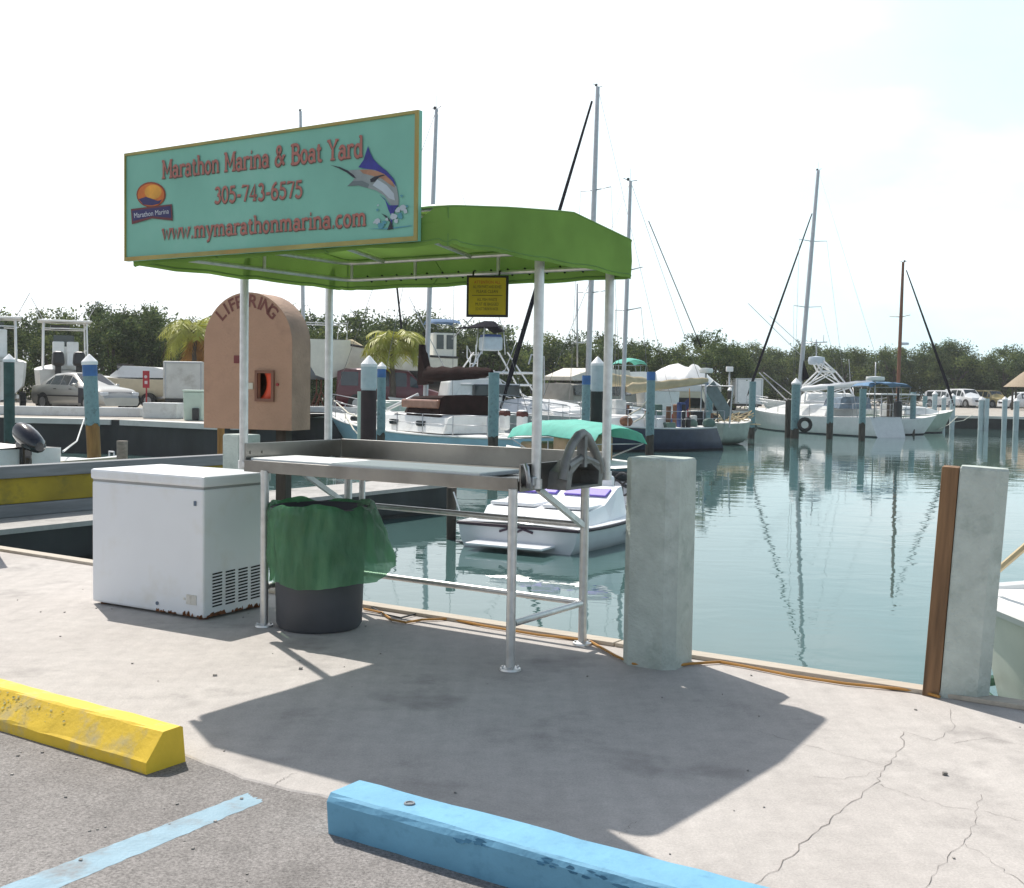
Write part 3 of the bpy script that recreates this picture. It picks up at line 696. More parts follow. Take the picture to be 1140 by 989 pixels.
# sun badge
bd = MB(); lay = [0]
def poly(mb, pts, mi, base):
    P = [SG(*p) for p in pts]; yy = SV - .0015 - base
    mb.add([Vector((x, yy, z)) for x, z in P], [tuple(range(len(P)))], mi)
ell = lambda cx, cy, rx, ry, a0=0, a1=360, n=24: [(cx + rx * cos(radians(a0 + (a1 - a0) * k / n)), cy - ry * sin(radians(a0 + (a1 - a0) * k / n))) for k in range(n + (0 if a1 - a0 == 360 else 1))]
poly(bd, ell(168.5, 217, 16.3, 14.2), 0, .0006); poly(bd, ell(168.5, 217.3, 14.8, 12.8), 1, .0012); poly(bd, ell(171, 214, 9.5, 8), 2, .0018)
poly(bd, [(155, 222), (163, 219.5), (168, 221), (176, 224), (181, 222.5), (178, 227), (170, 229), (160, 228)], 3, .0024)
poly(bd, [(146.5, 233), (192, 227.5), (193, 246), (170, 243.5), (147.5, 250)], 4, .003); poly(bd, [(148, 235), (190.5, 229.6), (191.4, 243), (170, 241), (149, 246.5)], 3, .0036)
def mapped(p00, p10, p11, p01):
    A, B, C_, D = [Vector((*SG(*p), 0)) for p in (p00, p10, p11, p01)]
    def fr(a, b, d):
        q = (A.lerp(B, a)).lerp(D.lerp(C_, a), b); return Vector((q.x, SV - .0015 - d, q.y))
    return fr
put_text(bd, 'Marathon Marina', .04, .96, .25, .62, mapped((149, 245.5), (190.8, 240), (190.4, 231), (148.5, 236.5)), 5, .0044)
bd.build('sun_badge', [M('badge_rim', lin(140, 60, 30), .6), M('badge_orange', lin(205, 110, 40), .6, var=.25, scale=12), M('badge_yellow', lin(225, 160, 55), .6, var=.2, scale=14), M('badge_navy', lin(50, 45, 95), .6), M('badge_maroon', lin(105, 50, 55), .6), M('badge_white', lin(205, 210, 215), .6)], board)
# leaping marlin picture
mz = lambda pts: [(360 + x / 7.61, 150 + y / 7.61) for x, y in pts]
fm = MB()
poly(fm, mz([(60, 258), (140, 275), (205, 305), (260, 300), (330, 295), (430, 290), (530, 325), (595, 380), (625, 450), (640, 540), (640, 600), (600, 620), (560, 580), (520, 520), (450, 475), (380, 455), (300, 432), (205, 438), (250, 395), (268, 365), (215, 325), (140, 285)]), 0, .0006)
poly(fm, mz([(60, 258), (140, 275), (210, 305), (262, 345), (280, 372), (255, 365), (205, 325), (130, 285)]), 3, .0012)
poly(fm, mz([(300, 278), (345, 215), (365, 150), (382, 98), (398, 150), (425, 205), (470, 255), (540, 310), (598, 375), (622, 440), (575, 385), (520, 335), (440, 300), (360, 290)]), 1, .0018)
poly(fm, mz([(310, 300), (400, 298), (480, 315), (540, 345), (590, 400), (610, 450), (560, 420), (500, 375), (420, 350), (340, 330)]), 2, .0015)
poly(fm, mz([(425, 380), (480, 360), (440, 400), (405, 405), (400, 380), (440, 355), (510, 340), (530, 345)]), 3, .0022)
poly(fm, mz([(205, 438), (250, 395), (330, 392), (390, 420), (380, 455), (300, 432)]), 4, .0012)
poly(fm, mz([(420, 430), (460, 380), (540, 430), (600, 500), (610, 560), (560, 540), (500, 480)]), 5, .0012)
poly(fm, mz([(480, 510), (530, 560), (555, 640), (580, 690), (560, 790), (585, 800), (590, 690), (620, 620), (640, 600), (600, 600), (560, 600), (525, 545)]), 1, .0026)
poly(fm, mz([(495, 668), (545, 715), (570, 745), (545, 810), (600, 800), (580, 740), (540, 690)]), 3, .003)
for cx, cy, r, mi in ((465, 735, 28, 5), (490, 770, 32, 6), (520, 745, 20, 6), (600, 690, 34, 5), (640, 640, 30, 5), (680, 620, 30, 5), (700, 650, 24, 5), (660, 690, 28, 6), (620, 730, 24, 5), (465, 640, 12, 6), (470, 600, 9, 5), (670, 520, 14, 6), (545, 720, 16, 5), (440, 745, 14, 5), (715, 610, 12, 6)):
    rj = random.Random(cx); lay[0] += 1
    poly(fm, mz([(cx + r * rj.uniform(.55, 1.15) * cos(k * .7), cy + r * rj.uniform(.55, 1.15) * sin(k * .7)) for k in range(9)]), mi, .0034 + lay[0] * .0001)
poly(fm, mz([(380, 800), (560, 790), (760, 768), (735, 778), (560, 805)]), 6, .0024)
fm.build('marlin_picture', [M('fish_silver', lin(140, 150, 150), .6, var=.15, scale=20), M('fish_blue', lin(48, 52, 135), .6, var=.3, scale=25), M('fish_tan', lin(165, 122, 95), .6, var=.2, scale=30), M('fish_dark', lin(38, 42, 52), .6), M('fish_grey', lin(105, 118, 120), .6), M('splash_white', lin(185, 198, 205), .6), M('splash_teal', lin(85, 150, 165), .6)], board)

# ---- yellow notice hanging from the rear frame
c = T(1.02, W1 - .03, 0); c.z = 2.11
p = atd(542.5, 330, 0 + (atd(542, 303, 1) - EYE).y); dY = T(1.02, W1 - .16).y
cc = atd(542.5, 330, dY); hw = (atd(566, 330, dY) - atd(519, 330, dY)).x / 2; hh = (atd(542, 307, dY) - atd(542, 353.5, dY)).z / 2
t = thing('hanging_notice', 'small yellow notice in a black frame hanging under the green canopy', 'sign', cc, -.12)
mb = MB(); mb.box((0, .008, 0), (hw * 2, .016, hh * 2), bev=.003); mb.build('frame', dark, t)
pn = MB(); pn.box((0, -.003, 0), (hw * 2 - .03, .008, hh * 2 - .03)); pan = pn.build('panel', M('notice_yellow', lin(185, 165, 30), .55, var=.15, scale=8), t)
mb = MB(); W_ = hw - .03
ny = lambda a, b, d: Vector((a, -.0075 - d, b))
def nl(txt, z, w, mi, h=.018): put_text(mb, txt, -W_ * w, W_ * w, z, h, ny, mi)
nl('ATTENTION ALL', hh * .60, .82, 1); nl('ALL FISH PARTS AND BONES', hh * .38, .88, 0); nl('PLEASE CLEAN', hh * .16, .66, 0)
mb.box((0, -.008, hh * .03), (W_ * 1.9, .001, .003), 0)
nl('ALL FISH WASTE', -hh * .23, .62, 0); nl('PUT', -hh * .45, .15, 1) if False else nl('MUST BE BAGGED', -hh * .45, .72, 0); nl('DO NOT THROW IN WATER', -hh * .68, .7, 0)
mb.build('notice_lettering', [M('notice_black', (.03, .03, .02), .6), M('notice_red', (.4, .04, .02), .6)], pan)
for q in (-.7, .55):
    mb = MB(); mb.tube([(hw * q, .008, hh), (hw * q, .02, 2.2 - cc.z), (hw * q, .10, 2.212 - cc.z)], .006, 6); mb.build('hanger', dark, t)

# ================================================================== ITEMS ON THE QUAY
# ---- chest freezer
FTH = -.5311; FP = Vector((-2.797, 7.6711, 0)); FL_, FD_, FH_ = 1.026, .60, .9085
t = thing('chest_freezer', 'white chest freezer with louvred vent and rusty base standing beside the cleaning table', 'freezer', FP, FTH)
frz = M('freezer_enamel', (.74, .76, .79), .35, var=.03, scale=3, dirt=(.6, .58, .52), dirt_amt=.5)
mb = MB(); mb.box((FL_ / 2, FD_ / 2, .015 + .405), (FL_, FD_, .81), bev=.014); body = mb.build('body', frz, t)
mb = MB(); mb.box((FL_ / 2, FD_ / 2, .872), (FL_ + .016, FD_ + .016, .07), bev=.016); mb.build('lid', frz, t)
mb = MB(); mb.box((FL_ / 2, FD_ / 2, .831), (FL_ - .012, FD_ - .012, .016)); mb.build('seal', M('grey_seal', (.3, .31, .31), .7), t)
fx = FL_ + .0015
mb = MB()
for c4 in range(4):
    for r in range(11):
        y0 = .075 + c4 * .115; z0 = .075 + r * .0205
        mb.quad((fx + .001, y0, z0), (fx + .001, y0 + .085, z0 + .004), (fx + .001, y0 + .085, z0 + .014), (fx + .001, y0, z0 + .010))
mb.build('vent', M('vent_dark', (.012, .012, .013), .9), body)
mb = MB(); mb.box((.955, -.003, .735), (.02, .008, .03), bev=.002); mb.build('lock', M('lock_grey', (.12, .16, .22), .4, .5), body)
mb = MB(); mb.box((.925, -.0025, .125), (.085, .007, .062), bev=.002); mb.box((.862, -.0025, .125), (.014, .006, .014)); mb.build('plate', M('label_plate', (.62, .6, .55), .5, dirt=(.3, .25, .2), dirt_amt=.7, dirt_scale=30), body)
mb = MB(); mb.cyl((.62, 0, .07), (.62, -.006, .07), .012); mb.build('drain_plug', M('lock_grey', (.1, .1, .1)), body)
rst = M('rust', (.17, .065, .025), .9, var=.5, scale=20)
mb = MB(); rj = random.Random(4)
for k in range(34):
    x = rj.uniform(.6, FL_ - .01); w_ = rj.uniform(.008, .03); h_ = rj.uniform(.006, .022)
    if k < 8: x = rj.uniform(.84, .90); h_ *= 1.7
    mb.add([(x, -.0012, .018), (x + w_, -.0012, .018), (x + w_ * .7, -.0012, .018 + h_), (x + w_ * .2, -.0012, .018 + h_ * .8)], [(0, 1, 2, 3)])
for k in range(20):
    y0 = rj.uniform(.01, .5); w_ = rj.uniform(.01, .06); h_ = rj.uniform(.008, .03)
    mb.add([(fx - .0002, y0, .018), (fx - .0002, y0 + w_, .018), (fx - .0002, y0 + w_ * .7, .018 + h_), (fx - .0002, y0 + w_ * .2, .018 + h_ * .7)], [(0, 1, 2, 3)])
mb.build('rust_patch', rst, body)
for x, y in ((.06, .06), (FL_ - .06, .06), (FL_ - .06, FD_ - .06), (.06, FD_ - .06)):
    mb = MB(); mb.cyl((x, y, 0), (x, y, .02), .03, n=12); mb.build('foot', rst, t)

# ---- rubbish bin with green bag
BP = at(355.5, 697, 0)
t = thing('rubbish_bin', 'grey round rubbish bin lined with a green plastic bag in front of the cleaning table', 'bin', BP)
mb = MB(); mb.lathe([(0, .004), (.245, .004), (.262, .03), (.27, .3), (.29, .70), (.305, .71), (.305, .745), (.285, .745), (.27, .68), (.25, .05), (0, .03)], 36)
mb.build('can', M('charcoal_bin', (.065, .068, .078), .6, var=.15, scale=5), t)
bag = MB(); n = 180; rj = random.Random(8); rings = []
ph = [rj.uniform(0, 6.28) for _ in range(9)]
def fold(a, k): return sum(sin((5 + 3 * j) * a + ph[j] + k * (.6 + .3 * j)) / (1.4 + j) for j in range(7)) * .5
rd = ray(355, 640); away = Vector((rd.x, rd.y, 0)).normalized(); right = Vector((away.y, -away.x, 0))
def bp(a, r, z):
    d = right * cos(a) + away * sin(a); return Vector((d.x * r, d.y * r, z))
prof = [(.255, .40, 0), (.272, .60, .3), (.285, .735, .5), (.302, .765, .6), (.318, .755, .6)] + [(.33, 0, .7 + .08 * k) for k in range(14)]
for i, (r, z, k) in enumerate(prof):
    g = []
    for j in range(n):
        a = 2 * pi * j / n; fr_ = max(0, cos(a)) ** 1.2            # towards picture right the bag bellies out
        low = .30 + .02 * sin(a * 2 + 1) + .012 * sin(5 * a + 2) + .06 * fr_ - .02 * max(0, -cos(a))
        zz = z; rr = r
        if i >= 4:
            s = (i - 3) / 15; top_ = .765 + .012 * sin(3 * a + .5) + .01 * sin(7 * a)
            zz = top_ + (low - top_) * s ** 1.1; rr = .318 + .012 * s - .04 * s * max(0, -cos(a)) + .125 * fr_ * s ** .8 + .014 * fold(a, k) * (.25 + s) + .004 * sin(23 * a + 5 * s)
        elif i >= 2: zz += .012 * sin(3 * a + .5) + .01 * sin(7 * a); rr += .006 * fold(a, k)
        q_ = bp(a, rr, zz)
        if i >= 1:
            w_ = mnoise.noise(q_ * 9) * .022 + mnoise.noise(q_ * 19 + Vector((3, 1, 7))) * .012 + abs(mnoise.noise(Vector((q_.x * 16, q_.y * 16, q_.z * 5)))) * .014
            q_ = bp(a, rr + w_ * (1 if i > 3 else .35), zz + mnoise.noise(q_ * 12) * .012)
        g.append(q_)
    rings.append(g)
bag.loft(rings, cap=False)
bm_ = M('green_bag', (.16, .38, .21), .2, var=.28, scale=5, trans=.5, bump=.9, bscale=22, stretch=(1.6, 1.6, .5))
nn = bm_.node_tree; oo = nn.nodes['Material Output']; tp_ = nn.nodes.new('ShaderNodeBsdfTransparent'); tp_.inputs[0].default_value = (.55, .85, .62, 1)
mm_ = nn.nodes.new('ShaderNodeMixShader'); mm_.inputs[0].default_value = .2
nn.links.new(oo.inputs['Surface'].links[0].from_socket, mm_.inputs[1]); nn.links.new(tp_.outputs[0], mm_.inputs[2]); nn.links.new(mm_.outputs[0], oo.inputs['Surface'])
bag.build('bag', bm_, t)

# ---- bollards
bolm = M('pale_green_concrete', lin(182, 190, 183), .9, var=.12, scale=9, dirt=lin(130, 142, 134), dirt_amt=.75, dirt_scale=4, bump=.5, bscale=60)
woodp = M('reddish_timber', lin(122, 92, 64), .8, var=.5, scale=5, stretch=(5, 5, .35), bump=.25, bscale=20)
def bollard(name, label, P, rz, tilt, side, w=.30, h=1.12, ch=.055):
    t = thing('bollard', label, 'bollard', P, rz, 'pale green concrete bollards along the quay edge')
    t.rotation_euler = (tilt[0], tilt[1], rz)
    mb = MB(); a = w / 2
    out = [(-a + ch, -a), (a - ch, -a), (a, -a + ch), (a, a - ch), (a - ch, a), (-a + ch, a), (-a, a - ch), (-a, -a + ch)]
    if side < 0: out[0] = (-a + .006, -a); out[7] = (-a, -a + .006)
    mb.loft([[Vector((x * k, y * k, z)) for x, y in out] for z, k in ((-.3, 1.0), (0, 1), (.02, 1), (h - .012, 1), (h, .955))], sm=False)
    mb.build('post', bolm, t)
    if side:
        mb = MB(); mb.box((side * (a + .043), 0, h / 2 - .14 + .0), (.08, w * .95, h + .26), bev=.006)
        mb.build('fender_plank', woodp, t)
    return t
p1 = at(729, 743, 0); b1 = p1 + V * .16 + U * .03 - Vector((.085, 0, 0))
bollard('bollard', 'pale green concrete bollard at the right end of the cleaning table', b1, TH, (0, 0), 0, w=.315, h=1.125)
p2 = at(1077, 780, 0); b2 = p2 + V * .12 - Vector((.04, 0, 0))
t2 = bollard('bollard', 'leaning concrete bollard with a brown plank on its left side', b2, -.40, (0, 0), -1, w=.222, h=1.14)
t2.rotation_mode = 'XYZ'; t2.matrix_world = Matrix.Translation(b2) @ Matrix.Rotation(radians(3.0), 4, 'Y') @ Matrix.Rotation(-.40, 4, 'Z')
b3 = atd(269, 483, 8.35); b3.z = 0
bollard('bollard', 'pale green concrete bollard behind the white chest freezer', b3, TH, (0, 0), 0, w=.215, h=1.12, ch=.03)
b4 = at(-36, 617, 0); bollard('bollard', 'concrete bollard with a rusty brown plank cut off by the left picture edge', b4, TH, (0, 0), 1, w=.30, h=1.1)

# ---- wheel stops
def stop(name, label, prof, u0, u1, v0, m, grp='painted concrete wheel stops'):
    t = thing('wheel_stop', label, 'wheel stop', T(u0, v0, -.006), TH, grp)
    mb = MB(); L = u1 - u0; ns = 24; rj = random.Random(int(u1 * 10))
    rings = [[Vector((L * k / ns, y + rj.uniform(-.002, .002), max(0, z + rj.uniform(-.0025, .0025)))) for y, z in prof] for k in range(ns + 1)]
    mb.loft(rings, sm=False); mb.build('block', m, t)
    return t
yel = M('yellow_paint', lin(222, 186, 52), .7, var=.1, scale=8, dirt=lin(165, 160, 140), dirt_amt=.75, dirt_scale=6, bump=.15, bscale=40)
blu = M('blue_paint', lin(108, 163, 192), .75, var=.08, scale=5, dirt=lin(80, 130, 160), dirt_amt=.5, dirt_scale=14, bump=.15, bscale=40)
ty = stop('wheel_stop', 'yellow painted concrete wheel stop, chipped on its sloping face', [(0, 0), (0, .045), (.008, .055), (.078, .145), (.088, .15), (.165, .152), (.175, .145), (.19, 0)], -.75, 1.59, -2.18, yel)
mb = MB(); rj = random.Random(9)
for k in range(150):
    x = 1.3 + rj.gauss(0, .26); f = min(.95, max(.05, rj.gauss(.6, .22))); y0 = .008 + .07 * f; z0 = .055 + .09 * f; r = rj.choice((.002, .003, .003, .004, .006, .008))
    q = [(x + r * rj.uniform(.6, 1.6) * cos(j), y0 + .614 * r * .8 * rj.uniform(.5, 1.2) * sin(j) - .0016, z0 + .789 * r * .8 * rj.uniform(.5, 1.2) * sin(j) + .0014) for j in range(6)]
    mb.add(q, [tuple(range(6))])
mb.build('chipped_paint', M('bare_concrete_chip', lin(188, 176, 112), .9, var=.2, scale=20), ty)['kind'] = 'stuff'
tb = stop('wheel_stop', 'light blue painted concrete wheel stop nearest the camera', [(.012, 0), (.002, .112), (.01, .13), (.022, .138), (.168, .138), (.178, .128), (.182, 0)], 2.545, 4.9, -2.218, blu)
for x in (.28, 1.42):
    mb = MB(); mb.tube([(x + .015 * cos(k * pi / 6), .09 + .015 * sin(k * pi / 6), .1395) for k in range(12)], .0045, 6, closed=True); mb.cyl((x, .09, .13), (x, .09, .140), .011, n=10); mb.build('anchor_pin', M('pin_rust', (.2, .22, .24), .7), tb)
mb = MB(); rj = random.Random(19)
for k in range(26):
    x = rj.choice((.62, .85, .95, 1.15)) + rj.gauss(0, .06); r = rj.uniform(.003, .010); y_ = rj.uniform(.002, .0095); z_ = .109 + (y_ - .004) / .008 * .022
    q = [(x + 2.5 * r * rj.uniform(.5, 1.4) * cos(j), y_ - .0024 + .3 * r * sin(j), z_ + .0012 + .9 * r * sin(j) * rj.uniform(.5, 1)) for j in range(6)]
    mb.add(q, [tuple(range(6))])
mb.build('scuff', M('dark_scuff', lin(62, 110, 138), .9, var=.3), tb)['kind'] = 'stuff'

# ---- orange hose along the edge
pts = [at(x, y, .012) for x, y in ((405, 678), (425, 682), (436, 690), (452, 693), (470, 690), (500, 689), (540, 697), (600, 707), (655, 713), (685, 730), (705, 739), (740, 743), (768, 739), (802, 737), (830, 742), (880, 752), (940, 761), (1000, 767), (1026, 770), (1046, 776))]
mb = MB(); mb.tube(pts, .0075, 6)
tag(mb.build('hose', M('orange_hose', lin(178, 128, 60), .6, var=.15)), 'thin orange hose lying along the edge of the quay', 'hose')
pts = [at(x, y, .012) for x, y in ((408, 673), (428, 684), (446, 688), (470, 682), (520, 690), (560, 696))]
mb = MB(); mb.tube(pts, .006, 6); tag(mb.build('cable', dark), 'thin black cable looped on the quay behind the bin', 'cable')

# ---- arched life ring cabinet
CP = atd(275, 478, 8.95); rz = radians(-111 + 90) * 1.0; 
t = thing('life_ring_cabinet', 'brown arch-topped life ring cabinet on posts behind the chest freezer', 'cabinet', (CP.x, CP.y, 0), rz)
z0 = CP.z; W = .80; Hc = (atd(283, 324, 8.95).z - z0) * .99; D = .27; r = W / 2; zs = z0 + Hc - r * 1.0
cm = M('cabinet_brown', lin(178, 142, 118), .8, var=.1, scale=3, dirt=lin(132, 104, 90), dirt_amt=.6, dirt_scale=3, bump=.35, bscale=50)
cs = M('cabinet_rim', lin(168, 138, 118), .8, var=.16, scale=5, dirt=lin(120, 100, 88), dirt_amt=.6, dirt_scale=4, bump=.35, bscale=50)
def archp(w, top, zb, n=18):
    return [Vector((-w, 0, zb)), Vector((w, 0, zb))] + [Vector((w * cos(pi * k / n), 0, top + w * sin(pi * k / n) * 1.0)) for k in range(n + 1)]
hx0, hx1, hz0, hz1 = .10, .225, z0 + .24, z0 + .435       # window in the door
mb = MB()
N_ = 16
def arch_x(z): return r if z <= zs else sqrt(max(0, r * r - (z - zs) ** 2))
y = -.0
zl = sorted(set([z0, hz0, hz1, zs] + [zs + r * sin(pi / 2 * k / 14) for k in range(15)]))
for i in range(len(zl) - 1):
    a, b = zl[i], zl[i + 1]
    if a >= hz0 - 1e-6 and b <= hz1 + 1e-6:
        mb.quad((-arch_x(a), y, a), (hx0, y, a), (hx0, y, b), (-arch_x(b), y, b)); mb.quad((hx1, y, a), (arch_x(a), y, a), (arch_x(b), y, b), (hx1, y, b))
    else: mb.quad((-arch_x(a), y, a), (arch_x(a), y, a), (arch_x(b), y, b), (-arch_x(b), y, b))
for a, b in (((hx0, hz0), (hx1, hz0)), ((hx1, hz0), (hx1, hz1)), ((hx1, hz1), (hx0, hz1)), ((hx0, hz1), (hx0, hz0))):
    mb.quad((a[0], y, a[1]), (b[0], y, b[1]), (b[0], y + .03, b[1]), (a[0], y + .03, a[1]))
door = mb.build('front', cm, t)
mb = MB(); P0 = archp(r, zs, z0); P1 = [p + Vector((0, D, 0)) for p in P0]; n = len(P0)
mb.add(P0 + P1, [(k, (k + 1) % n, n + (k + 1) % n, n + k) for k in range(n)], 0, True); mb.add(P1, [tuple(range(n))], 0)
mb.build('shell', cs, t)
mb = MB(); w = .022
for a, b, c_, d in ((hx0 - w, hx1 + w, hz0 - w, hz0), (hx0 - w, hx1 + w, hz1, hz1 + w), (hx0 - w, hx0, hz0, hz1), (hx1, hx1 + w, hz0, hz1)):
    mb.box(((a + b) / 2, -.009, (c_ + d) / 2), (b - a, .018, d - c_))
mb.build('window_frame', M('cabinet_trim', lin(130, 92, 75), .8, var=.15), door)
mb = MB(); mb.tube([(.0 + .2 * cos(2 * pi * k / 20), .075, z0 + .36 + .2 * sin(2 * pi * k / 20)) for k in range(20)], .06, 10, closed=True)
mb.build('life_ring', M('life_ring_orange', (.75, .09, .035), .5, var=.1), t)
mb = MB(); mb.box((-.005, -.004, z0 + .335), (.12, .008, .05)); mb.build('notice_plate', M('pale_plate', (.6, .56, .46), .6), door)
mb = MB(); mb.cyl((.275, 0, z0 + .35), (.275, -.012, z0 + .35), .012); mb.build('knob', M('knob_red', (.3, .03, .03), .5), door)
mb = MB(); mb.box((-.09, -.003, z0 + .54), (.06, .005, .06)); mb.build('emblem', M('emblem_maroon', lin(120, 60, 60), .7), door)
mb = MB(); txt = 'LIFE RING'; R_ = r * .72
for i, ch in enumerate(txt):
    if ch == ' ': continue
    vs, fs = text_faces(ch, 1.0, .022); xs = [v.x for v in vs]; ctr = (min(xs) + max(xs)) / 2; a = radians(136 - 88 * i / 8)
    o_ = Vector((cos(a) * R_, 0, zs + sin(a) * R_)); ux = Vector((sin(a), 0, -cos(a))); uz = Vector((cos(a), 0, sin(a)))
    mb.add([o_ + ux * (v.x - ctr) * .135 + uz * v.y * .135 + Vector((0, -.003, 0)) for v in vs], fs)
mb.build('cabinet_lettering', M('letter_maroon', lin(118, 72, 64), .7), door)
for x in (-.12, .2):
    mb = MB(); mb.box((x, D - .06, z0 / 2), (.09, .09, z0 - .004), bev=.004); mb.build('post', wood_d if x < 0 else wood_d, t)
# ================================================================== PILINGS
white_cap = M('white_cap', (.8, .8, .8), .5, var=.05)
blue_band = M('blue_band', lin(60, 110, 170), .6, var=.2)
def piling(px, py, Y, wpx, label, cap=False, body=None, low=None, band=False, wrap=None, topcol=None, lean=0, zlow=.35, bot=-1.6, group='pilings standing in the harbour'):
    p = atd(px, py, Y); r = wpx * Y / F / 2; h = p.z
    t = thing('piling', label, 'piling', (p.x, p.y, bot), 0, group); t.rotation_euler = (0, lean, 0)
    body = body or teal; low = low or wood_d; H = h - bot; hc = r * 1.25 if cap else 0
    zl = zlow - bot
    mb = MB(); rj = random.Random(int(px * 7)); n = 14
    rings = []
    for k in range(7):
        z = zl * k / 6; rings.append([Vector((r * .96 * cos(2 * pi * j / n) * (1 + rj.uniform(-.03, .03)), r * .96 * sin(2 * pi * j / n) * (1 + rj.uniform(-.03, .03)), z)) for j in range(n)])
    mb.loft(rings); mb.build('lower_shaft', low, t)
    mb = MB(); rings = []
    for k in range(7):
        z = zl + (H - hc - zl) * k / 6; rings.append([Vector((r * cos(2 * pi * j / n), r * sin(2 * pi * j / n), z - (rj.uniform(0, .12) if k == 0 else 0))) for j in range(n)])
    mb.loft(rings); up = mb.build('upper_shaft', body, t)
    if wrap: 
        mb = MB(); mb.lathe([(r * 1.07, zl * .6), (r * 1.07, H - hc - wrap[1])], 16); mb.build('fender_wrap', wrap[0], t)
    if topcol:
        mb = MB(); mb.lathe([(r * 1.09, H - hc - topcol[1]), (r * 1.09, H - hc)], 16); mb.build('top_sleeve', topcol[0], t)
    if band:
        mb = MB(); mb.lathe([(r * 1.02, H - hc - .28), (r * 1.02, H - hc - .01)], 16); mb.build('painted_band', blue_band, up)
    if cap:
        mb = MB(); mb.lathe([(r * 1.12, H - hc - .05), (r * 1.12, H - hc + .02), (r * .2, H - .02), (0, H)], 16, sm=False); mb.build('cap', white_cap, t)
    return t
dkgreen = M('dark_green_piling', lin(52, 82, 78), .8, var=.3, scale=5)
maroon_w = M('maroon_fender', (.03, .012, .014), .7, var=.3)
green_w = M('dark_green_fender', (.008, .018, .014), .7, var=.3)
palesleeve = M('pale_blue_sleeve', lin(188, 200, 202), .6, var=.1, scale=2, dirt=lin(100, 140, 150), dirt_amt=.5, dirt_scale=1.5)
piling(10, 394, 30, 11.5, 'dark green piling with white cap at the left picture edge', True, dkgreen, zlow=-.1)
piling(108, 394, 24, 15.5, 'turquoise piling with blue band and white cap, tan wood below, leaning by the barrier', True, teal, wood_t, True, lean=-.045, zlow=.62)
piling(411, 396, 30, 16.5, 'thick piling with pale sleeve, white cap and dark maroon wrap left of the sailboats', True, palesleeve, wood_d, wrap=(maroon_w, .66), topcol=(palesleeve, .62))
piling(425, 403, 31.5, 9.5, 'slim turquoise piling with white cap right beside the maroon wrapped piling', True, teal, wood_d, band=True, zlow=.2)
piling(550, 415, 30.5, 12, 'turquoise piling without cap in front of the brown-covered sailboat', False, zlow=.25)
piling(653, 418, 35, 9.5, 'turquoise piling with blue top beside the dark green wrapped piling', False, band=True)
piling(665.5, 397, 36, 13.5, 'thick piling with white sleeve and cap over a dark green wrap', True, palesleeve, wood_d, wrap=(green_w, .85), topcol=(palesleeve, .8))
piling(725, 414, 38, 9.5, 'tall turquoise piling in front of the navy sailboat', False, band=True, zlow=.0)
piling(790, 427, 46, 8, 'turquoise piling behind the stern of the navy sailboat', False, band=True)
piling(838, 425, 52, 7.5, 'turquoise piling at the bow of the white sloop with its dark foot in the water', False, zlow=-.1)
piling(886.5, 421, 53, 9.5, 'mottled turquoise piling with white cap and a hanging tyre beside the white sloop', True, zlow=-.2)
piling(878, 446, 53.5, 7, 'bare brown piling close beside the tyre-hung piling', False, wood_d, wood_d)
piling(925, 430, 53, 7.5, 'turquoise piling amidships of the white sloop', False, zlow=.1)
piling(961, 433, 51.5, 7.5, 'turquoise piling near the stern of the white sloop, brown below', False, zlow=.15)
piling(991, 440, 58, 6.5, 'bare brown piling behind the transom of the white sloop', False, wood_d, wood_d)
piling(1017, 437, 60, 6, 'teal piling in front of the grey-hulled boat on the right', False, zlow=.1)
piling(1030, 441, 70.5, 5, 'short pale piling without cap on the right-hand dock', False, zlow=.2)
for px, py, w, l in ((1041, 435.5, 5, 'tallest white-capped piling on the right-hand dock'), (1051, 440, 4.5, 'white-capped piling in front of the white van'), (1061, 438, 5, 'white-capped piling at the bow of the grey-hulled boat'),
                 (1093, 441.5, 5.5, 'white-capped piling right of the white van'), (1119, 441.5, 5, 'white-capped piling between the tan truck and the white car'), (1132, 443, 5.5, 'rightmost white-capped piling on the far dock')):
    piling(px, py, 69.5, w * 1.1, l, True, palesleeve, zlow=-.3, low=palesleeve)
piling(1099, 444, 69.3, 5, 'pale piling without cap beside a capped one in front of the tan truck', False, palesleeve, palesleeve, zlow=-.3)
piling(813, 431, 66, 5.5, 'dark piling with white cap beside the white box trailer', True, wood_d, wood_d)
tp = bpy.data.objects.get('piling.010')
P = atd(896, 473, 52.6); mb = MB(); mb.tube([(.26 * cos(2 * pi * k / 16), 0, .26 * sin(2 * pi * k / 16)) for k in range(16)], .09, 8, closed=True)
mb.v = [tuple(Vector(v) + P - tp.location) for v in mb.v]; mb.build('tyre_fender', rubber, tp)
piling(503, 543, 16.4, 11, 'brown timber pile at the end of the finger pier', False, wood_d, wood_d, zlow=-.4)
piling(136, 491, 16.0, 12, 'short grey-brown mooring post standing behind the yellow barrier', False, wood_g, wood_g, zlow=0)
piling(246, 470, 17.5, 8, 'thin tan wooden post behind the life ring cabinet', False, wood_t, wood_t, zlow=0)

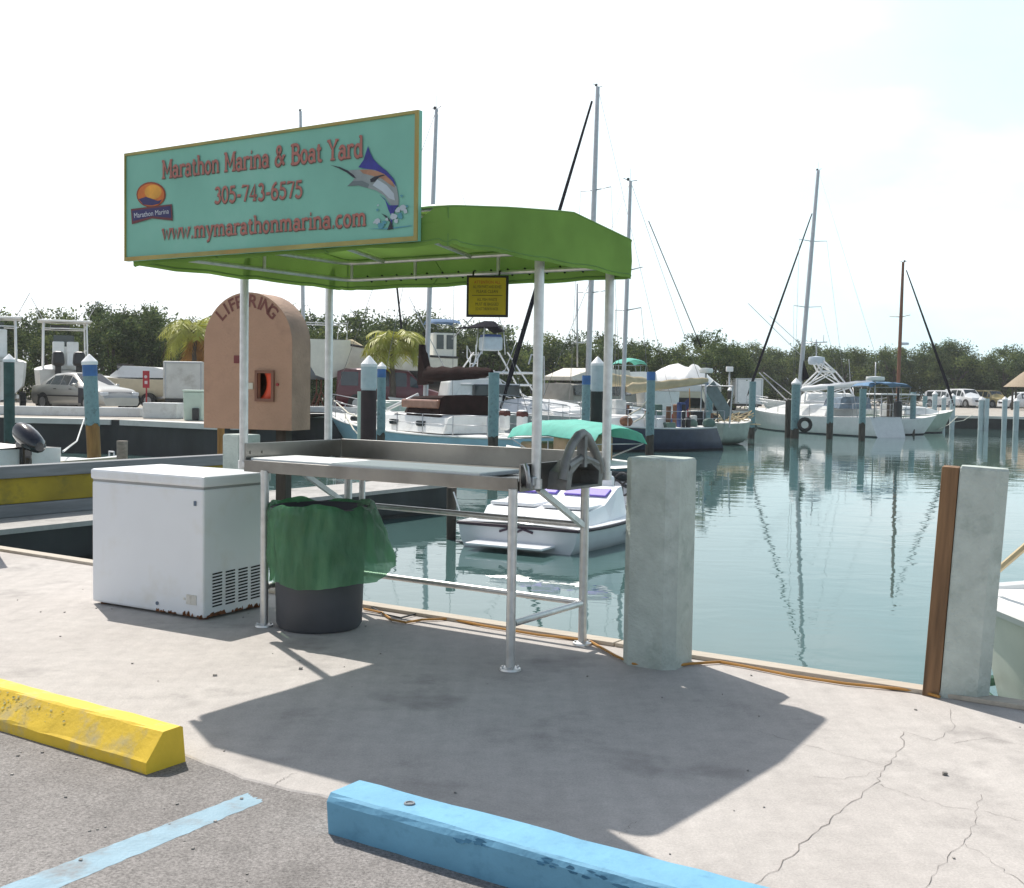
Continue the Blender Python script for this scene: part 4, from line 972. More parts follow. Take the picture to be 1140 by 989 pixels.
# ================================================================== BOATS
def at_w(o, rz, px, py, Y): return local(o, rz, atd(px, py, Y))
def hull_mb(L, B, fb, fs, draft=.35, transom=.75, rake=.12, n=22, mats=(0, 1, 2, 3), stripe=.0, sternrake=0.0, full=2.2, mid=.42):
    """x forward, z = 0 at the waterline; mats: topsides, deck, bottom, stripe"""
    mb = MB(); R = []
    for i in range(n + 1):
        t = i / n
        w = transom + (1 - transom) * sin(min(1, t / mid) * pi / 2) if t < mid else (1 - ((t - mid) / (1 - mid)) ** full)
        w = max(w, .012) * B / 2; sh = fs + (fb - fs) * t ** 1.5 - .10 * L * .1 * sin(pi * t)
        k = draft * (1 - max(0, (t - .7) / .3) ** 2 * .9)
        row = []
        for fw, z in ((0, -k), (.55, -k * .75), (.86, -.04), (.93, .06), (.97, sh * .45), (.99, sh * .8 - .0), (1.0, sh * .9), (1.0, sh)):
            f2 = fw if t < .6 else fw * (1 - .35 * ((t - .6) / .4) * (1 - (z + k) / (sh + k)))
            x = -L / 2 + L * t - rake * L * max(0, t - .55) / .45 * (1 - (z + k) / (sh + k)) + sternrake * (1 - t) ** 4 * (z + k) / (sh + k)
            row.append(Vector((x, f2 * w, z)))
        R.append(row)
    m = len(R[0]); bands = [2, 2, 2, 0, 0, 3 if stripe else 0, 0]
    for sg in (1, -1):
        for i in range(n):
            for j in range(m - 1):
                a, b, c, d = R[i][j], R[i + 1][j], R[i + 1][j + 1], R[i][j + 1]
                f = lambda v: Vector((v.x, v.y * sg, v.z))
                mb.add([f(a), f(b), f(c), f(d)], [(0, 1, 2, 3)], bands[j], True)
    tr = R[0]; mb.add([Vector(v) for v in tr] + [Vector((v.x, -v.y, v.z)) for v in tr[::-1]], [tuple(range(2 * m))], 0)
    for i in range(n):
        a, b = R[i][-1], R[i + 1][-1]; cz = .03
        mb.add([a, b, Vector((b.x, 0, b.z + cz)), Vector((a.x, 0, a.z + cz))], [(0, 1, 2, 3)], 1, True)
        mb.add([Vector((a.x, -a.y, a.z)), Vector((b.x, -b.y, b.z)), Vector((b.x, 0, b.z + cz)), Vector((a.x, 0, a.z + cz))], [(0, 1, 2, 3)], 1, True)
    sheer = [r_[-1] for r_ in R]
    return mb, sheer
deck_m = M('deck_white', (.74, .73, .70), .55, var=.08, scale=3)
bottom_m = M('antifoul_dark', (.03, .03, .035), .7, var=.3)
def sheer_at(sh, x):
    for a, b in zip(sh, sh[1:]):
        if a.x <= x <= b.x:
            f = (x - a.x) / max(1e-6, b.x - a.x); return a.lerp(b, f)
    return sh[0] if x < sh[0].x else sh[-1]
def place_line(pb, Yb, ps, Ys):
    """boat between bow pixel/depth and stern pixel/depth: centre, heading, length"""
    b = atd(pb, 440, Yb); s = atd(ps, 440, Ys); b.z = s.z = WZ; d = b - s
    return (b + s) / 2, atan2(d.y, d.x), d.length
def add_rails(t, sh, L, x0, x1, h, m=alu, step=1.1, lines=2, pulpit=True):
    xs = []; x = x0
    while x < x1: xs.append(x); x += step
    for sg in (1, -1):
        mb = MB(); prev = None
        for x in xs:
            p = sheer_at(sh, x); p = Vector((x, p.y * .95 * sg, p.z)); mb.cyl(p, p + Vector((0, 0, h)), .014, n=6)
            if prev:
                for k in range(lines): z = h * (1 - .45 * k); mb.tube([prev + Vector((0, 0, z)), p + Vector((0, 0, z))], .009, 4)
            prev = p
        mb.build('guard_rail', m, t)
    if pulpit:
        mb = MB(); e = sheer_at(sh, L / 2 - .05); a = sheer_at(sh, x1 - .3)
        for z in (h, h * .55):
            mb.tube([(a.x, a.y * .95, a.z + z), (e.x - .1, .14, e.z + z + .05), (e.x + .1, 0, e.z + z + .07), (e.x - .1, -.14, e.z + z + .05), (a.x, -a.y * .95, a.z + z)], .016, 6)
        for y in (.13, -.13): mb.cyl((e.x - .12, y, e.z), (e.x - .1, y, e.z + h), .014, n=6)
        mb.build('pulpit', m, t)
def mast(t, o, rz, base, top, r=.075, m=alu, spreaders=(.55,), name='mast', tri=True):
    """base/top: world points"""
    a = local(o, rz, base); b = local(o, rz, top); mb = MB(); mb.tube([a, a.lerp(b, .6), b], [r, r * .95, r * .7], 10)
    mo = mb.build(name, m, t); mb = MB()
    for s in spreaders:
        c = a.lerp(b, s)
        for sg in (1, -1): mb.tube([c, c + Vector((-.08, sg * .85, .06))], [.025, .016], 6)
    if spreaders: mb.build('spreader', m, mo)
    if tri:
        mb = MB(); mb.tube([b, b + Vector((.02, 0, .45))], .006, 4); mb.tube([b + Vector((-.28, 0, .06)), b, b + Vector((.3, 0, .08))], .012, 4); mb.lathe([(0, .12), (.05, .1), (.05, .02), (0, 0)], 8, b + Vector((.1, 0, 0)))
        mb.build('masthead_fitting', dark, mo)
    return a, b, mo
def stays(t, lines, r=.008, name='stay', m=None):
    for a, b in lines:
        mb = MB(); mb.tube([a, b], r, 5); mb.build(name, m or wire, t)
def windows(mo, pts, m=glass, name='window', w=.34, h=.13, d=.02):
    for p, n_ in pts:
        mb = MB(); x = Vector((-n_.y, n_.x, 0)).normalized()
        ring_ = [p + x * (w / 2 * cos(a)) * (1.0) + Vector((0, 0, h / 2 * sin(a))) for a in [2 * pi * (k + .5) / 12 for k in range(12)]]
        ring_ = [p + x * max(-w / 2, min(w / 2, (q - p).dot(x) * 1.25)) + Vector((0, 0, max(-h / 2, min(h / 2, (q - p).z * 1.3)))) for q in ring_]
        mb.add([q + n_ * d for q in ring_] + [q - n_ * .01 for q in ring_], [tuple(range(12))] + [(k, (k + 1) % 12, 12 + (k + 1) % 12, 12 + k) for k in range(12)])
        mb.build(name, m, mo)
def cabin(t, xs, name='cabin', m=None, mi_top=None):
    """xs: list of (x, half width at deck, half width at top, z deck, z top)"""
    mb = MB(); R = []
    for x, w0, w1, z0, z1 in xs:
        R.append([Vector((x, -w0, z0)), Vector((x, -w1, z1 - .06)), Vector((x, -w1 * .86, z1)), Vector((x, 0, z1 + .03)), Vector((x, w1 * .86, z1)), Vector((x, w1, z1 - .06)), Vector((x, w0, z0))])
    mb.loft(R, closed=True, sm=False); return mb.build(name, m or white, t)
def boom_cover(t, a, b, r0, r1, m, n=14, sag=.0):
    mb = MB(); mb.cyl(a, b, .05, n=8); bo = mb.build('boom', alu, t)
    mb = MB(); A, B_ = Vector(a), Vector(b); rings = []; ax = (B_ - A).normalized(); sd = ax.cross(Vector((0, 0, 1))).normalized(); rj = random.Random(int(A.x * 100) % 97)
    for k in range(n + 1):
        f = k / n; c = A.lerp(B_, f); r = r0 + (r1 - r0) * f; r *= 1 + .12 * sin(k * 1.9) * .6; c.z += r * .6
        if k in (0, n): r *= .55
        rings.append([c + sd * (r * .7 * cos(2 * pi * j / 12)) + Vector((0, 0, r * (1.15 if sin(2 * pi * j / 12) > 0 else .9) * sin(2 * pi * j / 12))) for j in range(12)])
    mb.loft(rings); mb.build('sail_cover', m, bo); return bo
def bimini(t, x0, x1, w, z, m, name='bimini_top', deck=.5, arch=.14, nm=6, valance=.1):
    mb = MB(); rings = []
    for k in range(9):
        f = k / 8; x = x0 + (x1 - x0) * f; zz = z + arch * sin(pi * f) * .5 + .03 * abs(sin(3 * pi * f)); row = []
        for j in range(11):
            g = j / 10 * 2 - 1; row.append(Vector((x, w * g, zz + arch * (1 - g * g) - (valance if abs(g) == 1 else 0))))
        rings.append(row)
    top = [r for r in rings]; mb.loft(rings, closed=False, cap=False)
    mb.loft([[p + Vector((0, 0, -.012)) for p in r] for r in rings], closed=False, cap=False)
    b = mb.build(name, m, t)
    mb = MB()
    for sg in (1, -1):
        for xa, xb in ((x0 + .1, (x0 + x1) / 2 - .2), (x1 - .1, (x0 + x1) / 2 + .2), ((x0 + x1) / 2, (x0 + x1) / 2)):
            mb.cyl((xa, w * .98 * sg, z - valance), (xb, w * sg, deck), .014, n=6)
    for xa in (x0 + .1, x1 - .1): mb.cyl((xa, -w * .98, z - valance), (xa, w * .98, z - valance), .014, n=6)
    mb.cyl(((x0 + x1) / 2, -w, deck), ((x0 + x1) / 2, w, deck), .014, n=6)
    mb.build('canopy_frame', alu, b); return b

# ---- sailboat with brown covers, pale blue hull
C1_, H1, L1 = place_line(366, 41.5, 597, 31.5)
sb = thing('sailboat', 'sailboat with pale blue hull, brown sail cover and brown dodger behind the cleaning table', 'sailboat', C1_, H1)
ltb = M('pale_blue_hull', lin(150, 190, 205), .4, var=.08, scale=2)
mb, sh = hull_mb(L1, 3.0, 1.15, .78, .4, .5, .13)
mb.build('hull', [ltb, deck_m, bottom_m, ltb], sb)
for sg in (1, -1):
    mb = MB(); mb.tube([Vector((p.x, p.y * sg * 1.005, p.z)) for p in sh], .035, 6); mb.build('toe_rail', white, sb)
zc = sheer_at(sh, 0).z
cb = cabin(sb, [(L1 * .30, .55, .42, zc + .1, zc + .34), (L1 * .16, .95, .8, zc + .03, zc + .48), (-L1 * .05, 1.1, .92, zc, zc + .54), (-L1 * .26, 1.1, .92, zc, zc + .5)])
nS = Vector((0, -1, 0))
for k, fx_ in enumerate((.20, .11, -.02, -.15)): 
    for sg in (1, -1): windows(cb, [(Vector((L1 * fx_, sg * (.93 if fx_ < .15 else .84), zc + .26)), Vector((0, sg, 0)))], w=.42, h=.16, d=.14)
base = atd(473, 468, 37.3); base.z = WZ + zc + .5; top = atd(486, 122, 37.3)
ma, mbp, mo = mast(sb, C1_, H1, base, top, .085, spreaders=(.5,))
aft = Vector((ma.x - 4.6, 0, ma.z + 1.18)); goose = Vector((ma.x - .1, ma.y * .8, ma.z + 1.05))
boom_cover(sb, goose, aft, .25, .15, canvas_b)
mb = MB(); mb.loft([[Vector((goose.x + .12 - .55 * k, goose.y + sg, goose.z + 1.25 * (1 - k) - .1)) for k in (0, .25, .5, 1)] + [Vector((goose.x + .2 - .1 * k, goose.y + sg, goose.z - .15)) for k in (1, 0)] for sg in (-.13, .13)], sm=False); mb.build('sail_bag', canvas_b, sb)
dg = cabin(sb, [(-L1 * .0, .9, .5, zc + .5, zc + .6), (-L1 * .07, .93, .8, zc + .48, zc + 1.05), (-L1 * .22, .93, .85, zc + .48, zc + 1.1)], 'dodger', canvas_b)
mb = MB(); mb.box((-L1 * .13, 0, zc + .84), (L1 * .17, 1.92, .26), bev=.05); mb.build('dodger_window', M('amber_vinyl', lin(150, 105, 85), .25, var=.2), dg)
for x in (-L1 * .30, -L1 * .37):
    mb = MB(); mb.box((x, -.72, zc + .42), (.34, .22, .62), bev=.08); mb.box((x, -.72, zc + .6), (.36, .24, .22), 1, bev=.08); mb.build('deck_cushion', [white, M('maroon_cushion', (.09, .025, .02), .8)], sb)
add_rails(sb, sh, L1, -L1 * .42, L1 * .42, .6, step=1.35)
bow = Vector((L1 / 2 - .1, 0, sh[-1].z + .1)); stn = Vector((-L1 / 2, 0, sh[0].z))
stays(sb, [(mbp, bow), (mbp, stn), (ma.lerp(mbp, .5) + Vector((-.08, .85, .06)), Vector((ma.x - .3, 1.45, zc))), (ma.lerp(mbp, .5) + Vector((-.08, -.85, .06)), Vector((ma.x - .3, -1.45, zc)))])
mb = MB(); a = local(C1_, H1, atd(431, 456, 36.5)); b = local(C1_, H1, atd(466, 439, 36.5)); mb.cyl(a, b, .05, n=8); mb.build('whisker_pole', white, sb)
mb = MB(); q = local(C1_, H1, atd(463, 458, 36.6)); mb.box(q, (.8, .3, .22), bev=.09); mb.build('deck_bag', M('yellow_bag', lin(215, 165, 60), .7, var=.25, scale=6), sb)
# ---- sloop with dark furled jib
C2_, H2, L2 = place_line(553, 44.5, 752, 52)
sb2 = thing('sailboat', 'grey-white sloop with the tallest mast and a dark furled headsail behind the teal-topped runabout', 'sailboat', C2_, H2)
mb, sh = hull_mb(L2, 3.3, 1.2, .95, .4, .6, .12); mb.build('hull', [M('grey_white_hull', (.5, .5, .49), .5, var=.1), deck_m, bottom_m, white], sb2)
zc = sheer_at(sh, 0).z
cabin(sb2, [(L2 * .25, .5, .4, zc + .05, zc + .25), (L2 * .1, 1.0, .85, zc, zc + .42), (-L2 * .2, 1.1, .95, zc, zc + .45)])
base = atd(653.5, 460, 48.2); base.z = WZ + zc + .45; top = atd(665.5, 97, 48.2)
ma, mbp, mo = mast(sb2, C2_, H2, base, top, .12, spreaders=(.36, .68))
fj0 = local(C2_, H2, atd(659, 113, 47.9)); fj1 = local(C2_, H2, atd(570, 412, 45.2)); e = fj1 + (fj1 - fj0).normalized() * 1.6
mb = MB(); mb.tube([fj0, fj0.lerp(fj1, .5), fj1, e], [.045, .075, .10, .04], 8); mb.build('furled_headsail', canvas_k, sb2)
boom_cover(sb2, Vector((ma.x - .2, ma.y, ma.z + .95)), Vector((ma.x - 4.2, 0, ma.z + .95)), .32, .16, canvas_t)
add_rails(sb2, sh, L2, -L2 * .45, L2 * .4, .62, step=1.4)
stays(sb2, [(mbp, Vector((-L2 / 2, 0, sh[0].z)))] + [(ma.lerp(mbp, f) + Vector((-.08, sg * .85, .06)), Vector((ma.x - .3, 1.5 * sg, zc))) for sg in (1, -1) for f in (.36, .68)])
# ---- navy sailboat
C3_, H3, L3 = place_line(592, 39.5, 798, 43)
sb3 = thing('sailboat', 'navy blue sailboat with tan sail cover and a cluttered stern', 'sailboat', C3_, H3)
mb, sh = hull_mb(L3, 2.7, 1.05, .82, .4, .62, .1, sternrake=.6); mb.build('hull', [blackpaint, deck_m, M('navy_bottom', (.02, .02, .03), .7), blackpaint], sb3)
for sg in (1, -1):
    mb = MB(); mb.tube([Vector((p.x, p.y * sg * 1.005, p.z)) for p in sh], .03, 6); mb.build('toe_rail', white, sb3)
zc = sheer_at(sh, 0).z
cb = cabin(sb3, [(L3 * .25, .5, .4, zc + .05, zc + .22), (L3 * .1, .9, .75, zc, zc + .4), (-L3 * .15, .95, .8, zc, zc + .42)])
base = atd(693, 458, 41.5); base.z = WZ + zc + .4; top = atd(702, 202, 41.5)
ma, mbp, mo = mast(sb3, C3_, H3, base, top, .08, spreaders=(.45, .62))
g0 = local(C3_, H3, atd(697, 438, 41.5)); g1 = local(C3_, H3, atd(788, 426, 42.6))
boom_cover(sb3, g0, g1, .2, .12, canvas_t)
add_rails(sb3, sh, L3, -L3 * .47, L3 * .4, .6, step=1.1)
stays(sb3, [(mbp, Vector((L3 / 2 - .1, 0, sh[-1].z))), (mbp, Vector((-L3 / 2, 0, sh[0].z)))] + [(ma.lerp(mbp, .45) + Vector((-.08, sg * .85, .06)), Vector((ma.x - .3, 1.25 * sg, zc))) for sg in (1, -1)])
cloths = [M('clutter_blue', lin(60, 80, 130), .8, var=.3), M('clutter_brown', lin(110, 75, 55), .8, var=.3), M('clutter_white', (.6, .6, .58), .7, var=.2), M('clutter_green', lin(95, 120, 110), .8, var=.3), M('clutter_dark', (.03, .03, .035), .8, var=.3)]
rj = random.Random(33)
for k in range(38):
    x = rj.uniform(-L3 * .47, L3 * .1); y = rj.uniform(-1, 1); w = rj.uniform(.15, .5); h = rj.uniform(.2, .95); z = sheer_at(sh, x).z
    mb = MB(); kind = rj.randrange(3)
    if kind == 0: mb.box((x, y, z + h / 2), (w, w * .8, h), bev=.04)
    elif kind == 1: mb.cyl((x, y, z), (x, y, z + h), w * .35, n=12)
    else: mb.sphere((x, y, z + h * .2), min(h, .5) * .4, 10, 6, sc=(1.3, 1, 1))
    mb.build(('locker', 'jerry_can', 'sail_bag')[kind], cloths[rj.randrange(5)], sb3)
mb = MB()
mb.tube([(-L3 * .49, -.9, sh[0].z), (-L3 * .5, -.95, sh[0].z + 1.5), (-L3 * .5, .95, sh[0].z + 1.5), (-L3 * .49, .9, sh[0].z)], .03, 8); mb.build('stern_arch', alu, sb3)
mb = MB(); mb.bar((-L3 * .5, -.5, sh[0].z + 1.55), (-L3 * .62, -.5, sh[0].z + .35), .5, .06, up=(0, 1, 0)); mb.build('solar_panel', M('grey_panel', lin(105, 118, 120), .4, var=.25, scale=4), sb3)
# ---- radar poles on the navy boat's stern
for px, top_, w, l, Y in ((786, 415, .62, 'radar_dome', 43.3),):
    a = local(C3_, H3, atd(px - 1, 470, Y)); b = local(C3_, H3, atd(px, 413, Y))
    mb = MB(); mb.cyl(a, b, .035, n=8); pl = mb.build('radar_pole', alu, sb3)
    mb = MB(); mb.lathe([(0, -.1), (.24, -.08), (.27, 0), (.24, .09), (0, .11)], 18, b); mb.build('radar_dome', white, pl)
    mb = MB(); mb.cyl(b + Vector((0, 0, .1)), b + Vector((0, 0, .28)), .012, n=6); mb.box(b + Vector((0, 0, .28)), (.4, .06, .03)); mb.build('antenna', dark, pl)
# flag
fp = atd(768, 440, 43.4); 
t = thing('flag', 'limp red, white and blue striped flag hanging at the stern of the navy sailboat', 'flag', (fp.x, fp.y, 0), .15)
za, zb_ = fp.z, atd(768, 474, 43.4).z
mb = MB(); mb.cyl((.05, 0, zb_ - .1), (-.02, 0, za + .25), .018, n=6); mb.build('flag_staff', wood_t, t)
mb = MB(); n = 13
for k in range(n):
    f0, f1 = k / n, (k + 1) / n
    rows = []
    for j in range(9):
        g = j / 8; x0 = -.48 + g * .1; 
        rows.append((Vector((-.02 - .8 * f0, .05 * sin(6 * f0 + 3 * g), za - .1 - .75 * f0 - g * .8)), Vector((-.02 - .8 * f1, .05 * sin(6 * f1 + 3 * g), za - .1 - .75 * f1 - g * .8))))
    for j in range(8):
        mi = 2 if (k < 7 and j < 4) else (0 if k % 2 == 0 else 1)
        mb.add([rows[j][0], rows[j][1], rows[j + 1][1], rows[j + 1][0]], [(0, 1, 2, 3)], mi, True)
mb.build('flag_cloth', [M('flag_red', lin(165, 60, 65), .8), M('flag_white', (.62, .62, .62), .8), M('flag_blue', lin(50, 60, 105), .8)], t)
# ---- tender
C4_, H4, L4 = place_line(833, 47.5, 796, 46.0)
td = thing('dinghy', 'pale grey dinghy hanging behind the stern of the navy sailboat', 'dinghy', C4_ + Vector((0, 0, .25)), H4)
mb, sh = hull_mb(2.5, 1.4, .75, .6, .25, .8, .12, n=12); mb.build('hull', [M('pale_grey_hull', lin(165, 175, 165), .6, var=.12), deck_m, M('pale_grey_hull', (0, 0, 0)), white], td)
rj = random.Random(2); mb = MB()
for k in range(16): a = rj.uniform(0, 6.3); mb.tube([(rj.uniform(-1, .9), rj.uniform(-.5, .5), .65 + .05 * k * .3), (rj.uniform(-1, 1.2), rj.uniform(-.6, .6), .85 + rj.uniform(-.3, .3)), (rj.uniform(-1, 1.3), rj.uniform(-.6, .6), .6 + rj.uniform(-.5, .1))], .025, 5)
mb.build('coiled_rope', canvas_t, td)
mb = MB(); mb.tube([(-.9, 0, .5), (-.95, 0, 1.4)], .03, 6); mb.box((-.9, 0, 1.3), (.35, .3, .5), bev=.08); mb.build('outboard', dark, td)

# ---- runabout with teal bimini
C5_, H5, L5 = place_line(575, 27.5, 714, 23.6)
rb = thing('motorboat', 'runabout under a bright teal bimini top, moored beyond the white jet boat', 'motorboat', C5_, H5)
mb, sh = hull_mb(L5 + .8, 2.1, .75, .6, .3, .9, .12); mb.build('hull', [M('dark_teal_hull', lin(40, 80, 90), .4), deck_m, bottom_m, white], rb)
mb = MB(); mb.box((-.3, .35, .85), (.5, .5, .6), bev=.06); mb.box((-.3, -.45, .85), (.5, .5, .6), bev=.06); mb.box((.9, 0, .75), (.7, 1.2, .4), bev=.06); mb.build('seat', M('tan_seat', lin(165, 140, 110), .7, var=.15), rb)
zt = at_w(C5_, H5, 640, 478, 25.3).z
bimini(rb, -L5 * .36, L5 * .34, .72, zt - .12, canvas_g, deck=.6, arch=.2, valance=.14)

# ---- white jet boat close by
s0 = at(520, 606, WZ + .0); s1 = at(640, 618, WZ); ms = (s0 + s1) / 2
rzj = radians(62); Lj = 4.5; Cj = Vector((ms.x, ms.y, WZ)) + Vector((cos(rzj), sin(rzj), 0)) * (Lj / 2 - .1)
jb = thing('jet_boat', 'white jet boat with purple seat panels and dark rub rail floating behind the cleaning table', 'motorboat', Cj, rzj)
jw = M('jet_boat_white', (.82, .82, .83), .25, var=.03, coat=.3)
mb, sh = hull_mb(Lj, 2.1, .66, .34, .2, .86, .14, n=26, full=2.4, mid=.35)
mb.build('hull', [M('jet_boat_side', (.62, .64, .66), .25, var=.04, coat=.3), jw, M('jet_boat_side', (0, 0, 0)), jw], jb)
mb = MB(); mb.tube([Vector((p.x, -p.y * 1.012, p.z * .93)) for p in sh[::-1]] + [Vector((p.x - .012, p.y * 1.012, p.z * .93)) for p in sh], .022, 6); mb.build('rub_rail', M('dark_rub_rail', (.03, .015, .025), .5), jb)
def Z(x): return sheer_at(sh, x).z
dkm = [jw, M('purple_vinyl', lin(112, 92, 190), .5, var=.08), M('seat_grey', (.55, .56, .58), .6), dark]
x0 = -Lj / 2
mb = MB(); mb.loft([[Vector((x0 + a, -w, Z(x0 + a) + .0)), Vector((x0 + a, -w * .9, Z(x0 + a) + h)), Vector((x0 + a, w * .9, Z(x0 + a) + h)), Vector((x0 + a, w, Z(x0 + a) + .0))] for a, w, h in ((.05, .8, .02), (.45, .85, .05), (.6, .87, .17), (1.15, .87, .21), (1.6, .87, .40), (1.75, .87, .41))], sm=False); mb.build('engine_cover', jw, jb)
mb = MB(); zz = Z(x0 + 1.3) + .33
for y0, y1 in ((-.72, -.06), (.06, .72)): mb.box((x0 + 1.43, (y0 + y1) / 2, Z(x0 + 1.43) + .345), (.22, y1 - y0, .03), 1, M=Matrix.Rotation(-.38, 3, 'Y'), bev=.01)
for y0, y1 in ((-.76, -.06), (.06, .76)): mb.box((x0 + .88, (y0 + y1) / 2, Z(x0 + .9) + .205), (.5, y1 - y0, .05), 0, bev=.02)
mb.build('sun_pad', dkm, jb)
mb = MB(); mb.box((x0 + .36, .42, Z(x0 + .3) + .06), (.42, .62, .03), bev=.012); mb.box((x0 + .36, -.42, Z(x0 + .3) + .06), (.42, .62, .03), bev=.012); mb.build('rear_step', M('pale_step', (.62, .63, .66), .6), jb)
mb = MB(); mb.loft([[Vector((x0 + a, -w, Z(x0 + a))), Vector((x0 + a, -w * .92, Z(x0 + a) + h)), Vector((x0 + a, w * .92, Z(x0 + a) + h)), Vector((x0 + a, w, Z(x0 + a)))] for a, w, h in ((2.65, .9, .12), (2.8, .86, .30), (3.2, .74, .26), (3.9, .42, .06))], sm=False); mb.build('foredeck', jw, jb)
mb = MB(); mb.box((x0 + 2.15, 0, Z(x0 + 2.1) + .01), (1.1, 1.55, .06), bev=.02); mb.build('cockpit_well', M('cockpit_dark', (.05, .05, .06), .8), jb)
for y in (-.42, .42):
    mb = MB(); mb.box((x0 + 1.95, y, Z(x0 + 2) + .15), (.42, .46, .2), bev=.06); mb.box((x0 + 1.78, y, Z(x0 + 2) + .36), (.12, .46, .36), bev=.05); mb.build('seat', dkm[0], jb)
mb = MB(); sx, sy, sz = x0 + 2.58, -.45, Z(x0 + 2.6) + .30
mb.tube([(sx + .06 * cos(2 * pi * k / 16), sy + .17 * cos(2 * pi * k / 16), sz + .17 * sin(2 * pi * k / 16)) for k in range(16)], .017, 6, closed=True)
for a in (.5, 2.6, 4.7): mb.bar((sx, sy, sz), (sx + .05 * cos(a), sy + .16 * cos(a), sz + .16 * sin(a)), .025)
mb.bar((sx, sy, sz), (sx + .2, sy, sz - .06), .04); mb.build('steering_wheel', dark, jb)
mb = MB(); mb.loft([[Vector((x0 + 2.7 + a, y * k, Z(x0 + 2.7) + z_)) for y in (-.8, -.55, 0, .55, .8)] for a, k, z_ in ((0, 1, .48), (.25, .92, .3))], closed=False, cap=False); mb.build('windscreen', glass, jb)
mb = MB()
for k in range(10):
    rj = random.Random(k); x = x0 + 1.3 + k * .17; y = -sheer_at(sh, x).y * .997; z = Z(x) * .52
    mb.add([(x, y - .006, z - .06 + rj.uniform(-.04, .03)), (x + .2, y - .006, z + .0), (x + .27, y - .008, z + .12 + rj.uniform(-.05, .05)), (x + .1, y - .008, z + .06)], [(0, 1, 2, 3)], k % 2)
mb.build('side_graphic', [M('graphic_dark', lin(50, 55, 70), .5), M('graphic_gold', lin(150, 130, 90), .5)], jb)
mb = MB(); mb.box((x0 - .18, 0, .09), (.4, 1.15, .035), bev=.012); mb.build('swim_platform', jw, jb)
mb = MB(); mb.tube([(x0 - .01, -.25, .25), (x0 - .01, -.1, .29), (x0 - .01, .02, .23), (x0 - .01, .1, .29), (x0 - .01, .25, .24)], .018, 5); mb.build('transom_script', M('dark_script', (.05, .03, .05), .5), jb)
for y in (-.9, .9):
    mb = MB(); mb.tube([(x0 + .15, y, Z(x0) + .03), (x0 + .15, y, Z(x0) + .08), (x0 + .33, y, Z(x0) + .08), (x0 + .33, y, Z(x0) + .03)], .012, 6); mb.build('cleat', alu, jb)
a = local((0, 0, 0), 0, jb.matrix_basis @ Vector((x0 + .2, .9, Z(x0) + .08))); b = atd(505, 548, 16.3)
mb = MB(); mb.tube([a, a.lerp(b, .5) + Vector((0, 0, -.12)), b], .012, 6); tag(mb.build('mooring_rope', white), 'white mooring rope from the jet boat to the brown pier pile', 'rope')

# ---- white sloop on the right
C6_, H6, L6 = place_line(832, 68, 997, 55.6)
sb6 = thing('sailboat', 'long white sloop with sugar-scoop stern and a raked mast on the right', 'sailboat', C6_, H6)
mb, sh = hull_mb(L6, 3.3, 1.2, .98, .4, .55, .1, sternrake=.7); mb.build('hull', [M('white_sloop_hull', lin(222, 222, 220), .4, var=.06), deck_m, M('navy_boot', (.02, .03, .05), .6), M('grey_line', lin(150, 165, 175), .5)], sb6)
zc = sheer_at(sh, 0).z
cb = cabin(sb6, [(L6 * .28, .5, .4, zc + .08, zc + .25), (L6 * .12, 1.1, .9, zc, zc + .5), (-L6 * .12, 1.2, 1.0, zc, zc + .6), (-L6 * .2, 1.2, 1.0, zc, zc + .55)])
for f in (.14, .04, -.06): windows(cb, [(Vector((L6 * f, -1.02, zc + .32)), Vector((0, -1, 0)))], w=.9, h=.2, d=.1)
base = atd(888.5, 452, 61); base.z = WZ + zc + .5; top = atd(911, 190, 61)
ma, mbp, mo = mast(sb6, C6_, H6, base, top, .12, spreaders=(.42, .7))
fj0 = local(C6_, H6, atd(904, 238, 61.6)); fj1 = local(C6_, H6, atd(838, 424, 66.6)); e = fj1 + (fj1 - fj0).normalized() * 1.0
mb = MB(); mb.tube([fj0, fj0.lerp(fj1, .6), fj1, e], [.03, .06, .08, .03], 8); mb.build('furled_headsail', canvas_k, sb6)
boom_cover(sb6, at_w(C6_, H6, 892, 436, 60.8), at_w(C6_, H6, 971, 428, 57), .16, .13, white_b)
mb = MB(); mb.add([at_w(C6_, H6, 893, 396, 61), at_w(C6_, H6, 901, 421, 60.5), at_w(C6_, H6, 893, 425, 61)], [(0, 1, 2)]); mb.build('burgee', canvas_k, mo)
dg = cabin(sb6, [(-L6 * .14, .9, .5, zc + .55, zc + .6), (-L6 * .17, 1.0, .85, zc + .5, zc + .95), (-L6 * .27, 1.0, .85, zc + .4, zc + 1.0)], 'dodger', M('clear_dodger', lin(110, 125, 140), .2, var=.35))
bimini(sb6, -L6 * .48, -L6 * .36, 1.2, zc + 1.6, M('blue_bimini', lin(80, 120, 155), .8), deck=zc, arch=.1)
add_rails(sb6, sh, L6, -L6 * .48, L6 * .42, .65, step=1.5)
stays(sb6, [(mbp, Vector((-L6 / 2, 0, sh[0].z)))] + [(ma.lerp(mbp, f) + Vector((-.08, sg * .85, .06)), Vector((ma.x - .3, 1.7 * sg, zc))) for sg in (1, -1) for f in (.42, .7)])
mb = MB(); q = Vector((-L6 * .43, -.9, zc + .4)); mb.box(q, (.35, .35, .9), bev=.1); mb.cyl(q, q + Vector((0, 0, 1.1)), .06); mb.build('outboard', dark, sb6)
mb = MB(); mb.cyl((-L6 * .47, .9, zc), (-L6 * .47, .9, zc + 2.7), .03, n=6); rp_ = mb.build('radar_pole', alu, sb6); mb = MB(); mb.lathe([(0, -.1), (.42, -.08), (.45, 0), (.42, .1), (0, .13)], 18, (-L6 * .47, .9, zc + 1.9)); mb.build('radar_dome', white, rp_)
